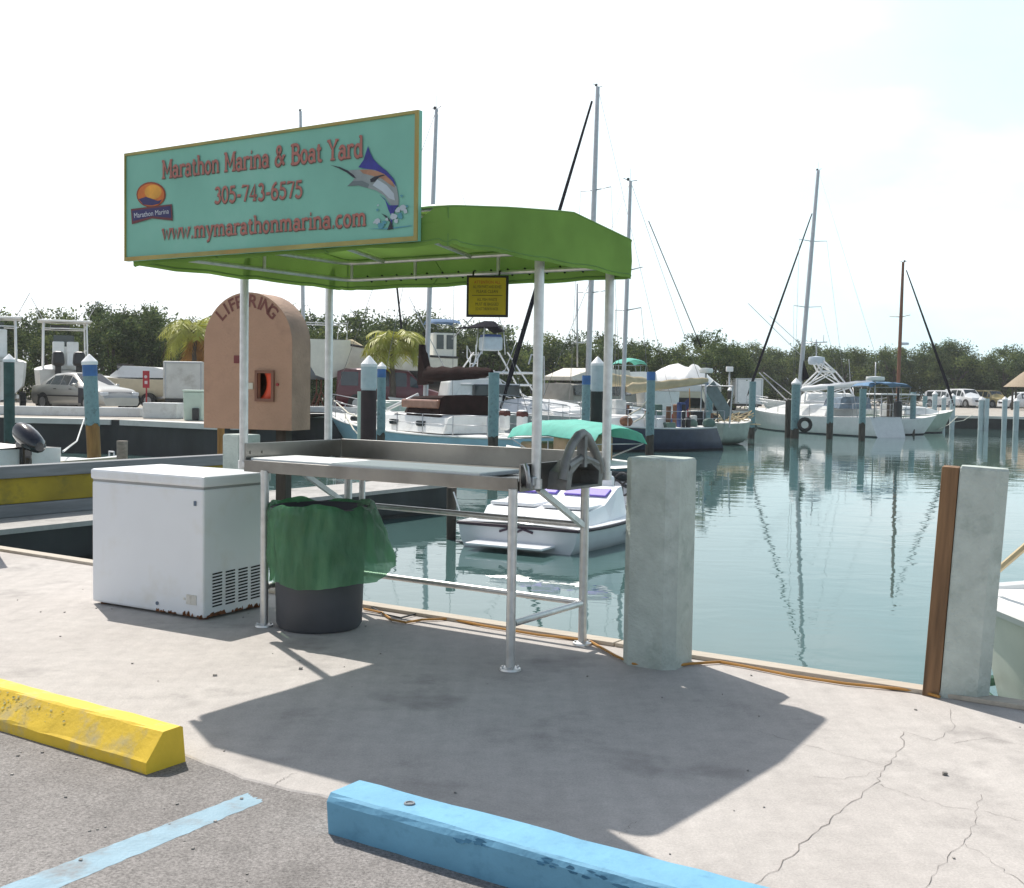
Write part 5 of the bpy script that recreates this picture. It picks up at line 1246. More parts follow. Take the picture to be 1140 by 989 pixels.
mb = MB(); mb.cyl((-L6 * .22, -1.75, .15), (-L6 * .22, -1.75, .85), .13, n=12); mb.build('fender', M('blue_fender', lin(45, 70, 125), .5), sb6)


# ---- generic helpers for towers and T-tops
def t_top(t, x0, x1, w, zd, zt, m=alu, top=white, name='t_top', hoops=True):
    mb = MB()
    for x, s in ((x0 + .15, .0), (x1 - .15, .0)):
        for y in (-w * .85, w * .85): mb.tube([(x + s, y, zd), (x, y * .96, zt)], .035, 8)
    for y in (-w * .82, w * .82): mb.cyl((x0 + .15, y, zt - .35), (x1 - .15, y, zt - .02), .025, n=6); mb.cyl((x0 + .15, y, zd + (zt - zd) * .45), (x1 - .15, y, zd + (zt - zd) * .45), .025, n=6)
    for x in (x0 + .15, x1 - .15): mb.cyl((x, -w * .84, zt - .3), (x, w * .84, zt - .3), .025, n=6)
    f = mb.build(name + '_frame', m, t)
    mb = MB(); mb.box(((x0 + x1) / 2, 0, zt + .04), (x1 - x0, w * 2.05, .08), bev=.03); mb.build(name, top, f); return f
def outboard_mb(mb, x, y, z, s=1.0):
    mb.box((x - .12 * s, y, z + .55 * s), (.62 * s, .42 * s, .5 * s), bev=.1 * s, tap=.85); mb.box((x, y, z - .05 * s), (.26 * s, .2 * s, .8 * s), bev=.04 * s); mb.box((x - .05 * s, y, z - .52 * s), (.5 * s, .1 * s, .14 * s), bev=.03 * s)
def trailer(name, label, P, rz, L, w, zk):
    t = thing(name, label, 'trailer', P, rz, 'boat trailers in the yard'); mb = MB()
    for y in (-w * .4, w * .4): mb.bar((-L * .45, y, .5), (L * .42, y * .7, .5), .1, .14); mb.bar((-L * .42, y * .6, zk - .06), (L * .2, y * .6, zk - .04), .18, .08)
    for x in (-L * .4, -L * .1, L * .2): mb.bar((x, -w * .4, .5), (x, w * .4, .5), .09, .1); mb.bar((x, w * .22, .5), (x, w * .24, zk - .1), .07); mb.bar((x, -w * .22, .5), (x, -w * .24, zk - .1), .07)
    mb.bar((L * .4, 0, .5), (L * .58, 0, .48), .12); mb.build('frame', galv, t)
    for x in (-L * .22, -L * .07):
        for y in (-w * .5, w * .5):
            mb = MB(); mb.tube([(x, y - .1, .33), (x, y + .1, .33)], .33, 20); wh = mb.build('tyre', rubber, t); mb = MB(); mb.tube([(x, y - .11, .33), (x, y + .11, .33)], .17, 14); mb.build('rim', alu, wh)
    return t
def console_boat(label, P, rz, L, B, z, zt, engines, w_top, white_=white, trail=True, tl=None):
    t = thing('motorboat', label, 'motorboat', (P[0], P[1], P[2] + z), rz)
    mb, sh = hull_mb(L, B, 1.35, .95, .55, .88, .14); mb.build('hull', [white_, deck_m, white_, M('grey_line', (0, 0, 0))], t)
    zc = .95
    mb = MB(); mb.box((.2, 0, zc + .55), (1.3, 1.1, 1.1), bev=.1, tap=.8); mb.build('console', white_, t)
    mb = MB(); mb.bar((.75, -.45, zc + 1.35), (.75, .45, zc + 1.35), .02, .6); mb.build('windscreen', glass, t)
    for y in (-.3, .3):
        mb = MB(); mb.box((-.85, y, zc + .55), (.5, .5, .7), bev=.1); mb.box((-1.05, y, zc + 1.05), (.12, .5, .5), bev=.05); mb.build('seat', white_, t)
    t_top(t, -1.2, 1.0, w_top, zc - .1, zt - z, white_b, white)
    mb = MB(); mb.box((-.1, .2, zt - z - .22), (.7, .8, .2), bev=.04); mb.build('electronics_box', dark, t)
    for y in engines:
        mb = MB(); outboard_mb(mb, -L / 2 - .25, y, .75, 1.25); mb.build('outboard', dark, t)
    for y in (B * .42, -B * .42):
        mb = MB(); mb.cyl((-.6, y * .8, zt - z), (-1.4, y * 1.3, zt - z + 1.0), .015, n=5); mb.build('rod', alu, t)
    return t
p = atd(72, 415, 53); rzb = atan2(p.y, p.x) + .04
console_boat('white fishing boat with twin black outboards and T-top behind the silver sedan', (p.x, p.y, .3), rzb, 7.2, 2.6, .62, atd(72, 367, 53).z, (-.42, .42), 1.1)
trailer('boat_trailer', 'trailer under the white fishing boat behind the silver sedan', (p.x, p.y, .3), rzb, 7, 2.3, .3)
p = atd(-9, 415, 46)
console_boat('white fishing boat on land cut off by the left picture edge', (p.x, p.y, .3), atan2(p.y, p.x), 7.0, 2.5, .85, atd(0, 364, 46).z, (0,), 1.05)
trailer('boat_trailer', 'trailer under the boat cut off by the left picture edge', (p.x, p.y, .3), atan2(p.y, p.x), 7, 2.2, .5)

# ---- open bow runabout on a trailer
p = atd(153, 440, 50); rzr = radians(168)
t = thing('motorboat', 'cream runabout with white cover on a trailer behind the red sign post', 'motorboat', (p.x, p.y, .3 + .55), rzr)
mb, sh = hull_mb(5.0, 2.0, .85, .7, .35, .85, .14); mb.build('hull', [M('cream_hull', lin(205, 195, 170), .4, var=.06), deck_m, M('cream_hull', (0, 0, 0)), M('red_line', lin(150, 60, 55), .5)], t)
mb = MB(); mb.loft([[Vector((x, -w, .75)), Vector((x, -w * .8, .75 + h)), Vector((x, w * .8, .75 + h)), Vector((x, w, .75))] for x, w, h in ((-2.3, .8, .2), (-1.2, .9, .45), (.3, .85, .5), (1.0, .6, .1))]); mb.build('boat_cover', white, t)
mb = MB(); mb.bar((.55, -.7, 1.2), (.55, .7, 1.2), .02, .3); mb.build('windscreen', glass, t)
mb = MB(); outboard_mb(mb, -2.7, 0, .55, .9); mb.build('outboard', dark, t)
trailer('boat_trailer', 'trailer carrying the cream runabout behind the red sign post', (p.x, p.y, .3), rzr, 5, 2.0, .48)

# ---- hull on stands behind the cabinet, white upper and grey-blue bottom
p = atd(344, 420, 52)
t = thing('motorboat', 'white boat with a grey-blue bottom up on stands right of the life ring cabinet', 'motorboat', (p.x, p.y, 2.35), radians(115))
mb, sh = hull_mb(6.2, 2.3, 1.15, 1.0, .7, .85, .1); mb.build('hull', [M('cream_white', lin(225, 222, 210), .4, var=.05), deck_m, M('grey_blue_bottom', lin(95, 115, 135), .7, var=.2, scale=2), white], t)
mb = MB(); mb.tube([(-2.8, -.9, 1.0), (-2.9, -.9, 1.7), (-2.9, .9, 1.7), (-2.8, .9, 1.0)], .025, 6); mb.build('rail', alu, t); mb = MB(); mb.tube([(-1, -1.0, 1.0), (-1.2, -1.0, 1.7), (-1.2, 1.0, 1.7), (-1, 1.0, 1.0)], .025, 6); mb.build('rail', alu, t)
base = atd(338, 400, 52); top = atd(334.5, 124, 52); mast(t, t.location, t.rotation_euler.z, base, top, .09, spreaders=(.5,))
for dx, dy in ((-.6, -1.6), (.6, -1.5), (.3, 1.5)):
    s = thing('boat_stand', 'steel stand propping up the boat with the grey-blue bottom', 'boat stand', (p.x + dx, p.y + dy, .3), 0, 'boat stands')
    mb = MB()
    for k in range(3): mb.cyl((.45 * cos(k * 2.1), .45 * sin(k * 2.1), 0), (0, 0, .8), .03, n=6)
    mb.cyl((0, 0, .7), (0, 0, 1.5), .03); mb.box((0, 0, 1.52), (.3, .3, .05)); mb.build('tripod', M('stand_rust', lin(120, 70, 50), .8, var=.3), s)

# ---- long keel boat ashore behind the maroon van
C7_, H7, L7 = place_line(378, 56, 486, 57.5); C7_.z = 2.1
t = thing('motorboat', 'white trawler with blue canvas and dark sheer line ashore behind the maroon van', 'motorboat', C7_, H7)
mb, sh = hull_mb(L7 + 1.5, 2.9, 1.45, .75, .9, .8, .16); mb.build('hull', [M('trawler_white', lin(215, 215, 205), .45, var=.08), deck_m, bottom_m, M('dark_line', (.05, .05, .05), .6)], t)
for sg in (1, -1):
    mb = MB(); mb.tube([Vector((q.x, q.y * sg * 1.01, q.z)) for q in sh], .06, 6); mb.build('rub_rail', dark, t)
mb = MB(); mb.box((-2.6, 0, 1.35), (1.2, 1.7, 1.2), bev=.08); hs = mb.build('wheelhouse', M('cream_white', (0, 0, 0)), t)
for x in (-2.85, -2.35):
    for y in (-.86, .86): mb = MB(); mb.box((x, y, 1.5), (.36, .03, .7), bev=.01); mb.build('window', glass, hs)
bimini(t, -3.4, -1.9, .8, 2.5, M('blue_canvas', lin(85, 115, 150), .8), deck=2.2, arch=.1)
mb = MB(); mb.tube([(1.2, 0, .9), (1.9, 0, 1.25), (2.8, 0, 1.3)], [.25, .3, .12], 8); mb.build('deck_bundle', canvas_t, t)
# ---- sport fisher with tower
p = atd(545, 440, 48.5)
rzs = radians(196)
t = thing('motorboat', 'sport fishing boat with pipe tower and black sun top behind the brown-covered sailboat', 'motorboat', (p.x, p.y, WZ + .15), rzs)
def LP(px, py, Y=48.5): return local((p.x, p.y, WZ + .15), rzs, atd(px, py, Y))
mb, sh = hull_mb(8.6, 3.0, 1.5, 1.1, .5, .88, .14); mb.build('hull', [white, deck_m, bottom_m, white], t)
mb = MB(); mb.box((.8, 0, 1.75), (2.6, 2.2, 1.2), bev=.2, tap=.85); hs = mb.build('wheelhouse', white, t)
mb = MB(); mb.box((-.0, 0, 1.85), (2.0, 2.28, .5), bev=.06); mb.build('window', glass, hs)
zt0, zt1 = LP(545, 415).z, LP(545, 395).z
zb1 = LP(545, 376).z; zbt = LP(545, 362).z
tw = MB()
cx = LP(546, 395).x
for y in (-1.15, 1.15):
    for xa, xb in ((cx - 2.1, cx - .55), (cx + 2.1, cx + .55)): tw.cyl((xa, y, 1.1), (xb, y * .55, zt1 + .1), .035, n=6)
    tw.cyl((cx - 2.1, y, 1.1), (cx + .4, y * .7, zt0 + .1), .025, n=5); tw.cyl((cx + 2.1, y, 1.1), (cx - .4, y * .7, zt0 + .1), .025, n=5)
    for xa in (-.5, .5): tw.cyl((cx + xa, y * .45, zt1), (cx + xa * .8, y * .45, zbt), .022, n=5)
for z, w in ((zt0, 1.75), (zt0 - .5, 1.5)):
    for y in (-1.0, 1.0): tw.cyl((cx - w, y, z), (cx + w, y, z), .05, n=6)
    for x in (-w, w, 0): tw.cyl((cx + x, -1.0, z), (cx + x, 1.0, z), .04, n=6)
lx = LP(532, 430).x
for y in (-1.28,):
    for d in (-.16, .16): tw.cyl((lx + d, y, zt0 - 1.15), (lx + d, y * .6, zt1 + .1), .022, n=5)
    for k in range(6): f = k / 5; z = zt0 - 1.1 + (zt1 - zt0 + 1.1) * f; yy = y * (1 - .4 * f); tw.cyl((lx - .16, yy, z), (lx + .16, yy, z), .018, n=5)
twr = tw.build('tower', white_b, t)
mb = MB(); mb.box((cx, 0, (zt1 + zb1) / 2 + .1), (.8, 1.0, (zb1 - zt1) * .8), bev=.08); mb.box((cx, 0, zb1 + .06), (.7, .9, .12), 1, bev=.03); mb.build('helm_station', [M('helm_pale_blue', lin(195, 208, 218), .5), M('helm_blue', lin(50, 80, 140), .6)], twr)
mb = MB(); x_l, x_r = LP(510, 366).x, LP(558, 366).x
mb.loft([[Vector((x_l + (x_r - x_l) * f, y * .85, zbt - (.16 if f < .4 else .3 if f > .9 else .12) + h)) for y, h in ((-1, 0), (-.6, .12 * k), (0, .16 * k), (.6, .12 * k), (1, 0))] for f, k in ((0, .2), (.2, .5), (.4, 1.0), (.6, 1.8), (.8, 1.8), (.95, 1.2), (1, .3))], closed=True); mb.build('sun_top', canvas_k, twr)
mb = MB(); q = LP(524, 393); mb.tube([q + Vector((0, 0, 0)), LP(520, 385), LP(520, 398), LP(524, 405), LP(528, 405), LP(530, 397), LP(530, 384)], .03, 6); mb.build('life_buoy_rack', white_b, twr)
for a, b in (((503, 378), (560, 318)), ((500, 420), (455, 330)), ((560, 418), (575, 380))):
    mb = MB(); mb.tube([LP(*a), LP(*b)], [.025, .012], 5); mb.build('outrigger', alu, t)
# ---- white wrapped boat
def wrapped(name, label, ppx, Y0, ppx2, Y1, z, prof, w, hullz, m=shrink, hull_m=None):
    C_, H_, L_ = place_line(ppx, Y0, ppx2, Y1); C_.z = z
    t = thing(name, label, 'wrapped boat', C_, H_)
    mb, sh = hull_mb(L_, w * 2, .9, .75, .5, .9, .1); mb.build('hull', [hull_m or white, deck_m, bottom_m, white], t)
    mb = MB(); R = []
    for f, h in prof:
        x = -L_ / 2 + L_ * f; s = sheer_at(sh, x); ww = max(.15, s.y * 1.03)
        R.append([Vector((x, -ww, s.z * .55)), Vector((x, -ww * 1.0, s.z)), Vector((x, -ww * .62, s.z + h * .62)), Vector((x, -ww * .16, s.z + h * .97)), Vector((x, 0, s.z + h)), Vector((x, ww * .16, s.z + h * .97)), Vector((x, ww * .62, s.z + h * .62)), Vector((x, ww, s.z)), Vector((x, ww, s.z * .55))])
    mb.loft(R, closed=True, sm=True); mb.build('shrink_wrap', m, t); return t
wrapped('wrapped_boat', 'low white boat under a tight white cover beside the turquoise piling', 652, 50, 556, 47, WZ, [(0, .5), (.1, .9), (.35, 1.05), (.45, .95), (.7, .8), (.9, .6), (1, .2)], 1.35, .3)
wrapped('wrapped_boat', 'big boat on land in peaked white shrink wrap behind the navy sailboat', 724, 66, 792, 64, .95, [(0, .1), (.06, .45), (.15, .8), (.25, 1.15), (.3, 1.2), (.36, 1.0), (.45, 1.05), (.55, 1.2), (.68, 1.08), (.8, .88), (.93, .6), (1, .5)], 1.5, 1.0, hull_m=M('cream_wrap', lin(225, 215, 195), .5, var=.05))
# ---- grey cabin cruiser
C8_, H8, L8 = place_line(612, 56, 690, 61)
t = thing('motorboat', 'grey cabin cruiser with dark windows and a white flybridge behind the right canopy posts', 'motorboat', C8_ + Vector((0, 0, .1)), H8)
mb, sh = hull_mb(L8 + 1.5, 3.2, 1.5, 1.2, .5, .9, .12); mb.build('hull', [M('cruiser_grey', lin(150, 145, 135), .5, var=.1), deck_m, bottom_m, white], t)
hs = cabin(t, [(L8 * .5, 1.0, .8, 1.3, 1.5), (L8 * .46, 1.3, 1.15, 1.2, 2.25), (-L8 * .42, 1.4, 1.25, 1.1, 2.4)], 'wheelhouse', M('cruiser_grey', (0, 0, 0)))
for f in (.40, .24, .08, -.1, -.28):
    for sg in (1, -1): windows(hs, [(Vector((L8 * f, 1.3 * sg, 1.95)), Vector((0, sg, 0)))], w=.85, h=.5, d=.06)
mb = MB(); mb.loft([[Vector((x, -w, z0)), Vector((x, -w * .9, z1)), Vector((x, w * .9, z1)), Vector((x, w, z0))] for x, w, z0, z1 in ((L8 * .4, .9, 2.42, 2.6), (L8 * .1, 1.1, 2.42, 3.05), (-L8 * .4, 1.1, 2.42, 3.0))], sm=False); mb.build('flybridge', M('flybridge_cream', lin(205, 198, 185), .5), t)
mb = MB(); a = local(t.location, H8, atd(643, 395, 57)); b = local(t.location, H8, atd(642.5, 316, 57)); mb.cyl(a + Vector((0, 0, -.6)), b, .04, n=6); mb.tube([a + Vector((-.5, 0, .6)), a + Vector((.3, 0, .6))], .03, 5); mb.build('antenna', alu, t)
mb = MB(); q0 = local(t.location, H8, atd(606, 440, 55)); q1 = local(t.location, H8, atd(605.5, 397, 55)); mb.tube([q0, q1, q1 + Vector((1.0, 0, .05)), q1 + Vector((1.2, 0, -.4))], .035, 6); mb.build('davit', alu, t)
# ---- small cruiser with teal top
p = atd(697, 425, 63)
t = thing('motorboat', 'white cruiser with a turquoise sun top behind the tallest mast', 'motorboat', (p.x, p.y, .35), radians(120))
mb, sh = hull_mb(6.5, 2.5, 1.3, 1.0, .5, .9, .12); mb.build('hull', [white, deck_m, bottom_m, white], t)
cabin(t, [(1.6, 1.0, .7, 1.0, 1.3), (.9, 1.1, .9, 1.0, 1.9), (-1.5, 1.1, .9, 1.0, 2.0)])
bimini(t, -.9, .3, .75, atd(697, 405, 63).z - .35, canvas_g, deck=1.2, arch=.18)
# ---- tower boat on the right
p = atd(932, 450, 67.5); rzs = radians(176)
t = thing('motorboat', 'white sport fishing boat with a latticed pipe tower behind the white sloop', 'motorboat', (p.x, p.y, WZ), rzs)
def LP(px, py, Y=67.5): return local((p.x, p.y, WZ), rzs, atd(px, py, Y))
mb, sh = hull_mb(9, 3.2, 1.7, 1.2, .5, .88, .14); mb.build('hull', [white, deck_m, bottom_m, white], t)
mb = MB(); mb.box((.6, 0, 1.7), (3.0, 2.3, .8), bev=.2, tap=.85); mb.build('wheelhouse', white, t)
tw = MB(); zz = [LP(932, y).z for y in (402, 414, 432, 448)]; xl = [LP(x, 430).x for x in (905, 912, 895, 893)]; xr = [LP(x, 430).x for x in (914, 927, 942, 950)]
for y in (-1, 1):
    for k in range(3):
        y0, y1 = y * (.45 + .22 * k), y * (.45 + .22 * (k + 1))
        tw.cyl((xl[k], y0, zz[k]), (xl[k + 1], y1, zz[k + 1]), .05, n=6); tw.cyl((xr[k], y0, zz[k]), (xr[k + 1], y1, zz[k + 1]), .05, n=6)
        tw.cyl((xl[k], y0, zz[k]), (xr[k + 1], y1, zz[k + 1]), .035, n=5); tw.cyl((xr[k], y0, zz[k]), (xl[k + 1], y1, zz[k + 1]), .035, n=5)
        tw.cyl((xl[k + 1], y1, zz[k + 1]), (xr[k + 1], y1, zz[k + 1]), .06, n=6)
for k in range(4): yy = .45 + .22 * k; tw.cyl((xl[k], -yy, zz[k]), (xl[k], yy, zz[k]), .04, n=5); tw.cyl((xr[k], -yy, zz[k]), (xr[k], yy, zz[k]), .04, n=5)
twr = tw.build('tower', white_b, t)
mb = MB(); mb.lathe([(0, -.25), (.45, -.2), (.5, 0), (.45, .22), (0, .28)], 16, LP(909, 402)); mb.build('radar_dome', M('dome_grey', lin(190, 200, 210), .5), twr)
mb = MB(); mb.cyl(LP(909, 400), LP(908.5, 378), .04, n=6); mb.tube([LP(897, 382), LP(921, 381)], .03, 5); mb.tube([LP(903, 381), LP(903, 376)], .02, 5); mb.tube([LP(917, 381), LP(917, 373)], .02, 5); mb.build('antenna', alu, twr)
for a, b in (((892, 396), (833, 338)), ((896, 388), (857, 352)), ((945, 400), (947, 432))):
    mb = MB(); mb.tube([LP(*a), LP(*b)], .02, 5); mb.build('outrigger', alu, t)
mb = MB(); a, b = LP(845, 415), LP(876, 446); mb.tube([a, b], .04, 5); mb.tube([LP(850, 415), LP(884, 442)], .03, 5); mb.build('mooring_pole', alu, t)
# ---- brown masted sloop and T-top boat at the right
C9_, H9, L9 = place_line(1062, 65, 972, 63)
t = thing('sailboat', 'sloop with pale grey-green hull, brown mast and furled headsail at the right-hand dock', 'sailboat', C9_, H9)
mb, sh = hull_mb(L9, 2.6, 1.25, .95, .4, .7, .14); mb.build('hull', [M('grey_green_hull', lin(165, 180, 165), .5, var=.08), deck_m, bottom_m, white], t)
zc = sheer_at(sh, 0).z; cabin(t, [(L9 * .25, .5, .4, zc, zc + .2), (L9 * .05, .9, .75, zc, zc + .4), (-L9 * .25, .95, .8, zc, zc + .45)])
base = atd(999, 452, 64); top = atd(1005.5, 292, 64); ma, mbp, mo = mast(t, C9_, H9, base, top, .10, M('brown_mast', lin(120, 80, 60), .6), spreaders=(.62,))
mb = MB(); mb.lathe([(0, -.08), (.2, -.06), (.22, 0), (.2, .07), (0, .1)], 14, at_w(C9_, H9, 1007.5, 383, 64)); mb.build('radar_dome', M('dome_grey', (0, 0, 0)), mo)
fj0 = at_w(C9_, H9, 1009, 301, 64); fj1 = at_w(C9_, H9, 1053, 424, 64.8); fj2 = at_w(C9_, H9, 1062, 452, 65)
mb = MB(); mb.tube([fj0, fj0.lerp(fj1, .6), fj1, fj2], [.03, .06, .09, .04], 8); mb.build('furled_headsail', canvas_k, t)
add_rails(t, sh, L9, -L9 * .4, L9 * .4, .6, step=1.0)
p = atd(992, 452, 60.5)
t = thing('motorboat', 'small motorboat with a white T-top just behind the transom of the white sloop', 'motorboat', (p.x, p.y, WZ), radians(15))
mb, sh = hull_mb(5.5, 2.2, 1.0, .75, .35, .88, .14); mb.build('hull', [white, deck_m, bottom_m, white], t)
mb = MB(); mb.box((0, 0, 1.15), (.9, .8, .9), bev=.08); mb.build('console', white, t)
t_top(t, -1.2, 1.1, .9, .7, atd(992, 440, 60.5).z - WZ)
mb = MB(); outboard_mb(mb, -2.95, 0, .65, 1); mb.build('outboard', dark, t)

# ---- boat cut off by the right picture edge
P = at(1108, 704, .24); Cb = P + U * 2.2 + V * .98; Cb.z = WZ
t = thing('motorboat', 'pale cream boat moored at the quay, cut off by the right picture edge', 'motorboat', Cb, TH + pi)
mb, sh = hull_mb(5.0, 2.0, .98, .95, .3, .85, .05, full=6, mid=.5)
mb.build('hull', [M('cream_green_hull', lin(225, 225, 212), .4, var=.06), deck_m, bottom_m, white], t)
for sg in (1, -1):
    mb = MB(); mb.tube([Vector((q.x, q.y * sg * 1.01, q.z)) for q in sh], .05, 8); mb.build('gunwale', white, t)
    mb = MB(); mb.tube([Vector((q.x, q.y * sg * 1.0, q.z * .42)) for q in sh], .035, 8); mb.build('rub_rail', M('green_rub', lin(50, 85, 70), .6), t)
add_rails(t, sh, 5.0, -1.5, 2.2, .32, step=1.2, lines=1, pulpit=False)
mb = MB(); a = local(Cb, TH + pi, at(1100, 668, -.05)); mb.tube([(2.4, .1, 1.1), (2.0, .6, 1.5), (1.4, .9, 1.9)], .02, 6); mb.build('bow_line', canvas_t, t)
mb = MB(); mb.box((.3, 0, 1.1), (1.2, 1.2, .5), bev=.1); mb.build('console', white, t)

# ---- skiffs by the barrier on the left
p = atd(30, 500, 18.2); rzk = TH + pi
t = thing('skiff', 'white skiff with a black outboard behind the yellow barrier', 'motorboat', (p.x - 2.05, p.y + 1.25, WZ), rzk)
mb, sh = hull_mb(4.6, 1.7, 1.25, 1.08, .25, .9, .12); mb.build('hull', [white, deck_m, bottom_m, white], t)
mb = MB(); mb.box((-.4, 0, 1.3), (.7, .7, .6), bev=.08); mb.box((.5, 0, .7), (.5, 1.0, .3), bev=.06); mb.build('console', white, t)
q = local(t.location, rzk, atd(33, 489, 18.2))
mb = MB(); mb.loft([[q + Vector((-.26 + .54 * f, w * cos(k * pi / 6), -.12 + .24 * f + h * sin(k * pi / 6) * (1 if sin(k * pi / 6) > 0 else .8))) for k in range(12)] for f, w, h in ((0, .08, .08), (.08, .15, .14), (.35, .18, .19), (.7, .18, .2), (.93, .15, .16), (1, .06, .08))]); mb.box(q + Vector((.16, 0, -.42)), (.22, .18, .75), bev=.04); mb.bar(q + Vector((.1, 0, -.3)), Vector((-2.28, 0, .5)), .12); mb.build('outboard', M('glossy_black', (.012, .012, .016), .15, coat=.5), t)
p = atd(66, 507, 18.6)
t = thing('dinghy', 'small white dinghy bow with a rope running to the dark seawall', 'dinghy', (p.x + .05, p.y + .9, WZ), TH + radians(-8))
mb, sh = hull_mb(2.4, 1.2, .95, .8, .22, .8, .14, n=14); mb.build('hull', [M('cream_hull', (0, 0, 0)), white, M('cream_hull', (0, 0, 0)), white], t)
mb = MB(); mb.tube([(.85, 0, .92), (.85, 0, 1.02), (1.0, 0, 1.02), (1.0, 0, .92)], .015, 6); mb.build('cleat', alu, t)
mb = MB(); a = atd(70, 503, 18.6); b = atd(94, 466, 34.0); mb.tube([a, a.lerp(b, .5) + Vector((0, 0, -.25)), b], .018, 5); tag(mb.build('mooring_rope', white), 'pale rope from the small dinghy up to the seawall', 'rope')
# ================================================================== VEHICLES AND YARD THINGS
def car(name, label, cat, P, rz, L, W, stations, m, glasses, wheels, r=.31, group=None, pil=.06, extra=None):
    """stations: (x, belt z, top z, half width, half width of the top)"""
    t = thing(name, label, cat, P, rz, group); mb = MB(); R = []
    for x, zb, zt, w, wt in stations:
        zz = max(zt, zb + .02)
        half = [(w * .9, .22), (w * .99, .36), (w, zb * .72), (w * .97, zb), (wt + (w * .97 - wt) * .06, zb + (zz - zb) * .93), (wt * .88, zz), (0, zz + .015)]
        R.append([Vector((x, -y, z)) for y, z in half] + [Vector((x, y, z)) for y, z in half[-2::-1]])
    mb.loft(R, closed=True, sm=True); mb.build('body', m, t)
    def side(s0, s1, f0, f1, lo=.08, hi=.88, sg=-1):
        a, b = stations[s0], stations[s1]; out = []
        for f, k in ((f0, lo), (f1, lo), (f1, hi), (f0, hi)):
            x = a[0] + (b[0] - a[0]) * f; zb = a[1] + (b[1] - a[1]) * f; zt = a[2] + (b[2] - a[2]) * f; w = a[3] + (b[3] - a[3]) * f; wt = a[4] + (b[4] - a[4]) * f
            y0, y1 = w * .97, wt + (w * .97 - wt) * .06; z = zb + (zt - zb) * .93 * k; out.append(Vector((x, sg * (y0 + (y1 - y0) * k + .006), z)))
        return out
    for sg in (-1, 1):
        for g in glasses:
            mb = MB(); mb.add(side(*g, sg=sg), [(0, 1, 2, 3)]); mb.build('side_window', glass, t)
    for x in wheels:
        for sg in (-1, 1):
            y = sg * (W / 2 - .1); mb = MB(); mb.tube([(x, y - .1, r), (x, y + .1, r)], r, 22); wh = mb.build('tyre', rubber, t)
            mb = MB(); mb.tube([(x, y - .108, r), (x, y + .108, r)], r * .62, 16); mb.build('rim', alu, wh)
            mb = MB(); mb.tube([(x, y - .085, r), (x, y + .085, r)], r * 1.18, 22); mb.build('wheel_arch', dark, t)
    return t
def screens(t, pts, name='windscreen'):
    mb = MB(); mb.add([Vector(p) for p in pts], [(0, 1, 2, 3)]); mb.build(name, glass, t)
# ---- silver sedan
sed = [(-2.36, .5, .52, .74, .6), (-2.32, .78, .82, .80, .66), (-2.2, .90, .94, .85, .7), (-1.62, .95, .98, .88, .72), (-.95, .95, 1.40, .89, .60), (-.3, .94, 1.44, .90, .61), (.25, .93, 1.42, .90, .60), (1.05, .90, .95, .89, .70), (1.9, .82, .86, .86, .68), (2.22, .70, .74, .82, .6), (2.36, .5, .52, .76, .5)]
SP = atd(94, 440, 44.5); SR = radians(-36)
silver = M('silver_paint', lin(172, 170, 164), .28, .35, var=.04, coat=.5)
t = car('sedan', 'silver sedan with a dark replacement front wing parked behind the seawall', 'car', (SP.x, SP.y, .3), SR, 4.75, 1.8, sed, silver, [(3, 4, .35, .98, .12, .8), (4, 5, .05, .98), (5, 6, .06, .98), (6, 7, .05, .5, .1, .85)], (-1.4, 1.45))
screens(t, [(1.0, -.66, .985), (1.0, .66, .985), (.28, .52, 1.425), (.28, -.52, 1.425)]); screens(t, [(-1.58, -.66, 1.01), (-1.58, .66, 1.01), (-.98, .52, 1.405), (-.98, -.52, 1.405)], 'rear_window')
mb = MB(); mb.add([(.95, -.905, .3), (1.85, -.885, .3), (1.85, -.868, .80), (.95, -.90, .88)], [(0, 1, 2, 3)]); mb.build('dark_wing', M('primer_black', (.03, .03, .04), .6), t)
mb = MB(); mb.add([(2.30, -.7, .45), (2.30, .7, .45), (2.245, .62, .72), (2.245, -.62, .72)], [(0, 1, 2, 3)]); mb.build('grille', M('primer_black', (0, 0, 0)), t)
for y in (-.66, .66):
    mb = MB(); mb.box((2.2, y, .66), (.2, .3, .14), bev=.03); mb.build('headlight', M('headlight_glass', (.6, .62, .65), .1), t)
    mb = MB(); mb.box((.75, y * 1.4, .98), (.14, .16, .11), bev=.03); mb.build('wing_mirror', silver, t)
mb = MB(); mb.box((0, -.915, .56), (3.4, .02, .05)); mb.build('trim_strip', dark, t)
for x in (-.35, .65):
    mb = MB(); mb.box((x - .2, -.915, .82), (.16, .02, .03)); mb.build('door_handle', dark, t)
# ---- maroon van
VP = atd(434, 450, 50); van = [(-2.3, .95, 1.0, .8, .7), (-2.25, 1.05, 1.72, .88, .74), (-1.9, 1.05, 1.84, .92, .76), (0, 1.04, 1.86, .94, .77), (.75, 1.03, 1.80, .94, .74), (1.5, 1.0, 1.06, .92, .74), (2.2, .82, .86, .86, .66), (2.35, .55, .57, .8, .5)]
mar = M('maroon_paint', lin(92, 28, 40), .35, .1, var=.08, coat=.4)
t = car('van', 'maroon van parked behind the thick maroon-wrapped piling', 'van', (VP.x, VP.y, .3), radians(8), 4.7, 1.9, van, mar, [(2, 3, -.1, .28), (2, 3, .36, .62), (2, 3, .68, .97), (3, 4, .08, .9), (4, 5, .1, .55, .1, .85)], (-1.4, 1.45), r=.35)
screens(t, [(1.45, -.7, 1.1), (1.45, .7, 1.1), (.82, .62, 1.78), (.82, -.62, 1.78)])
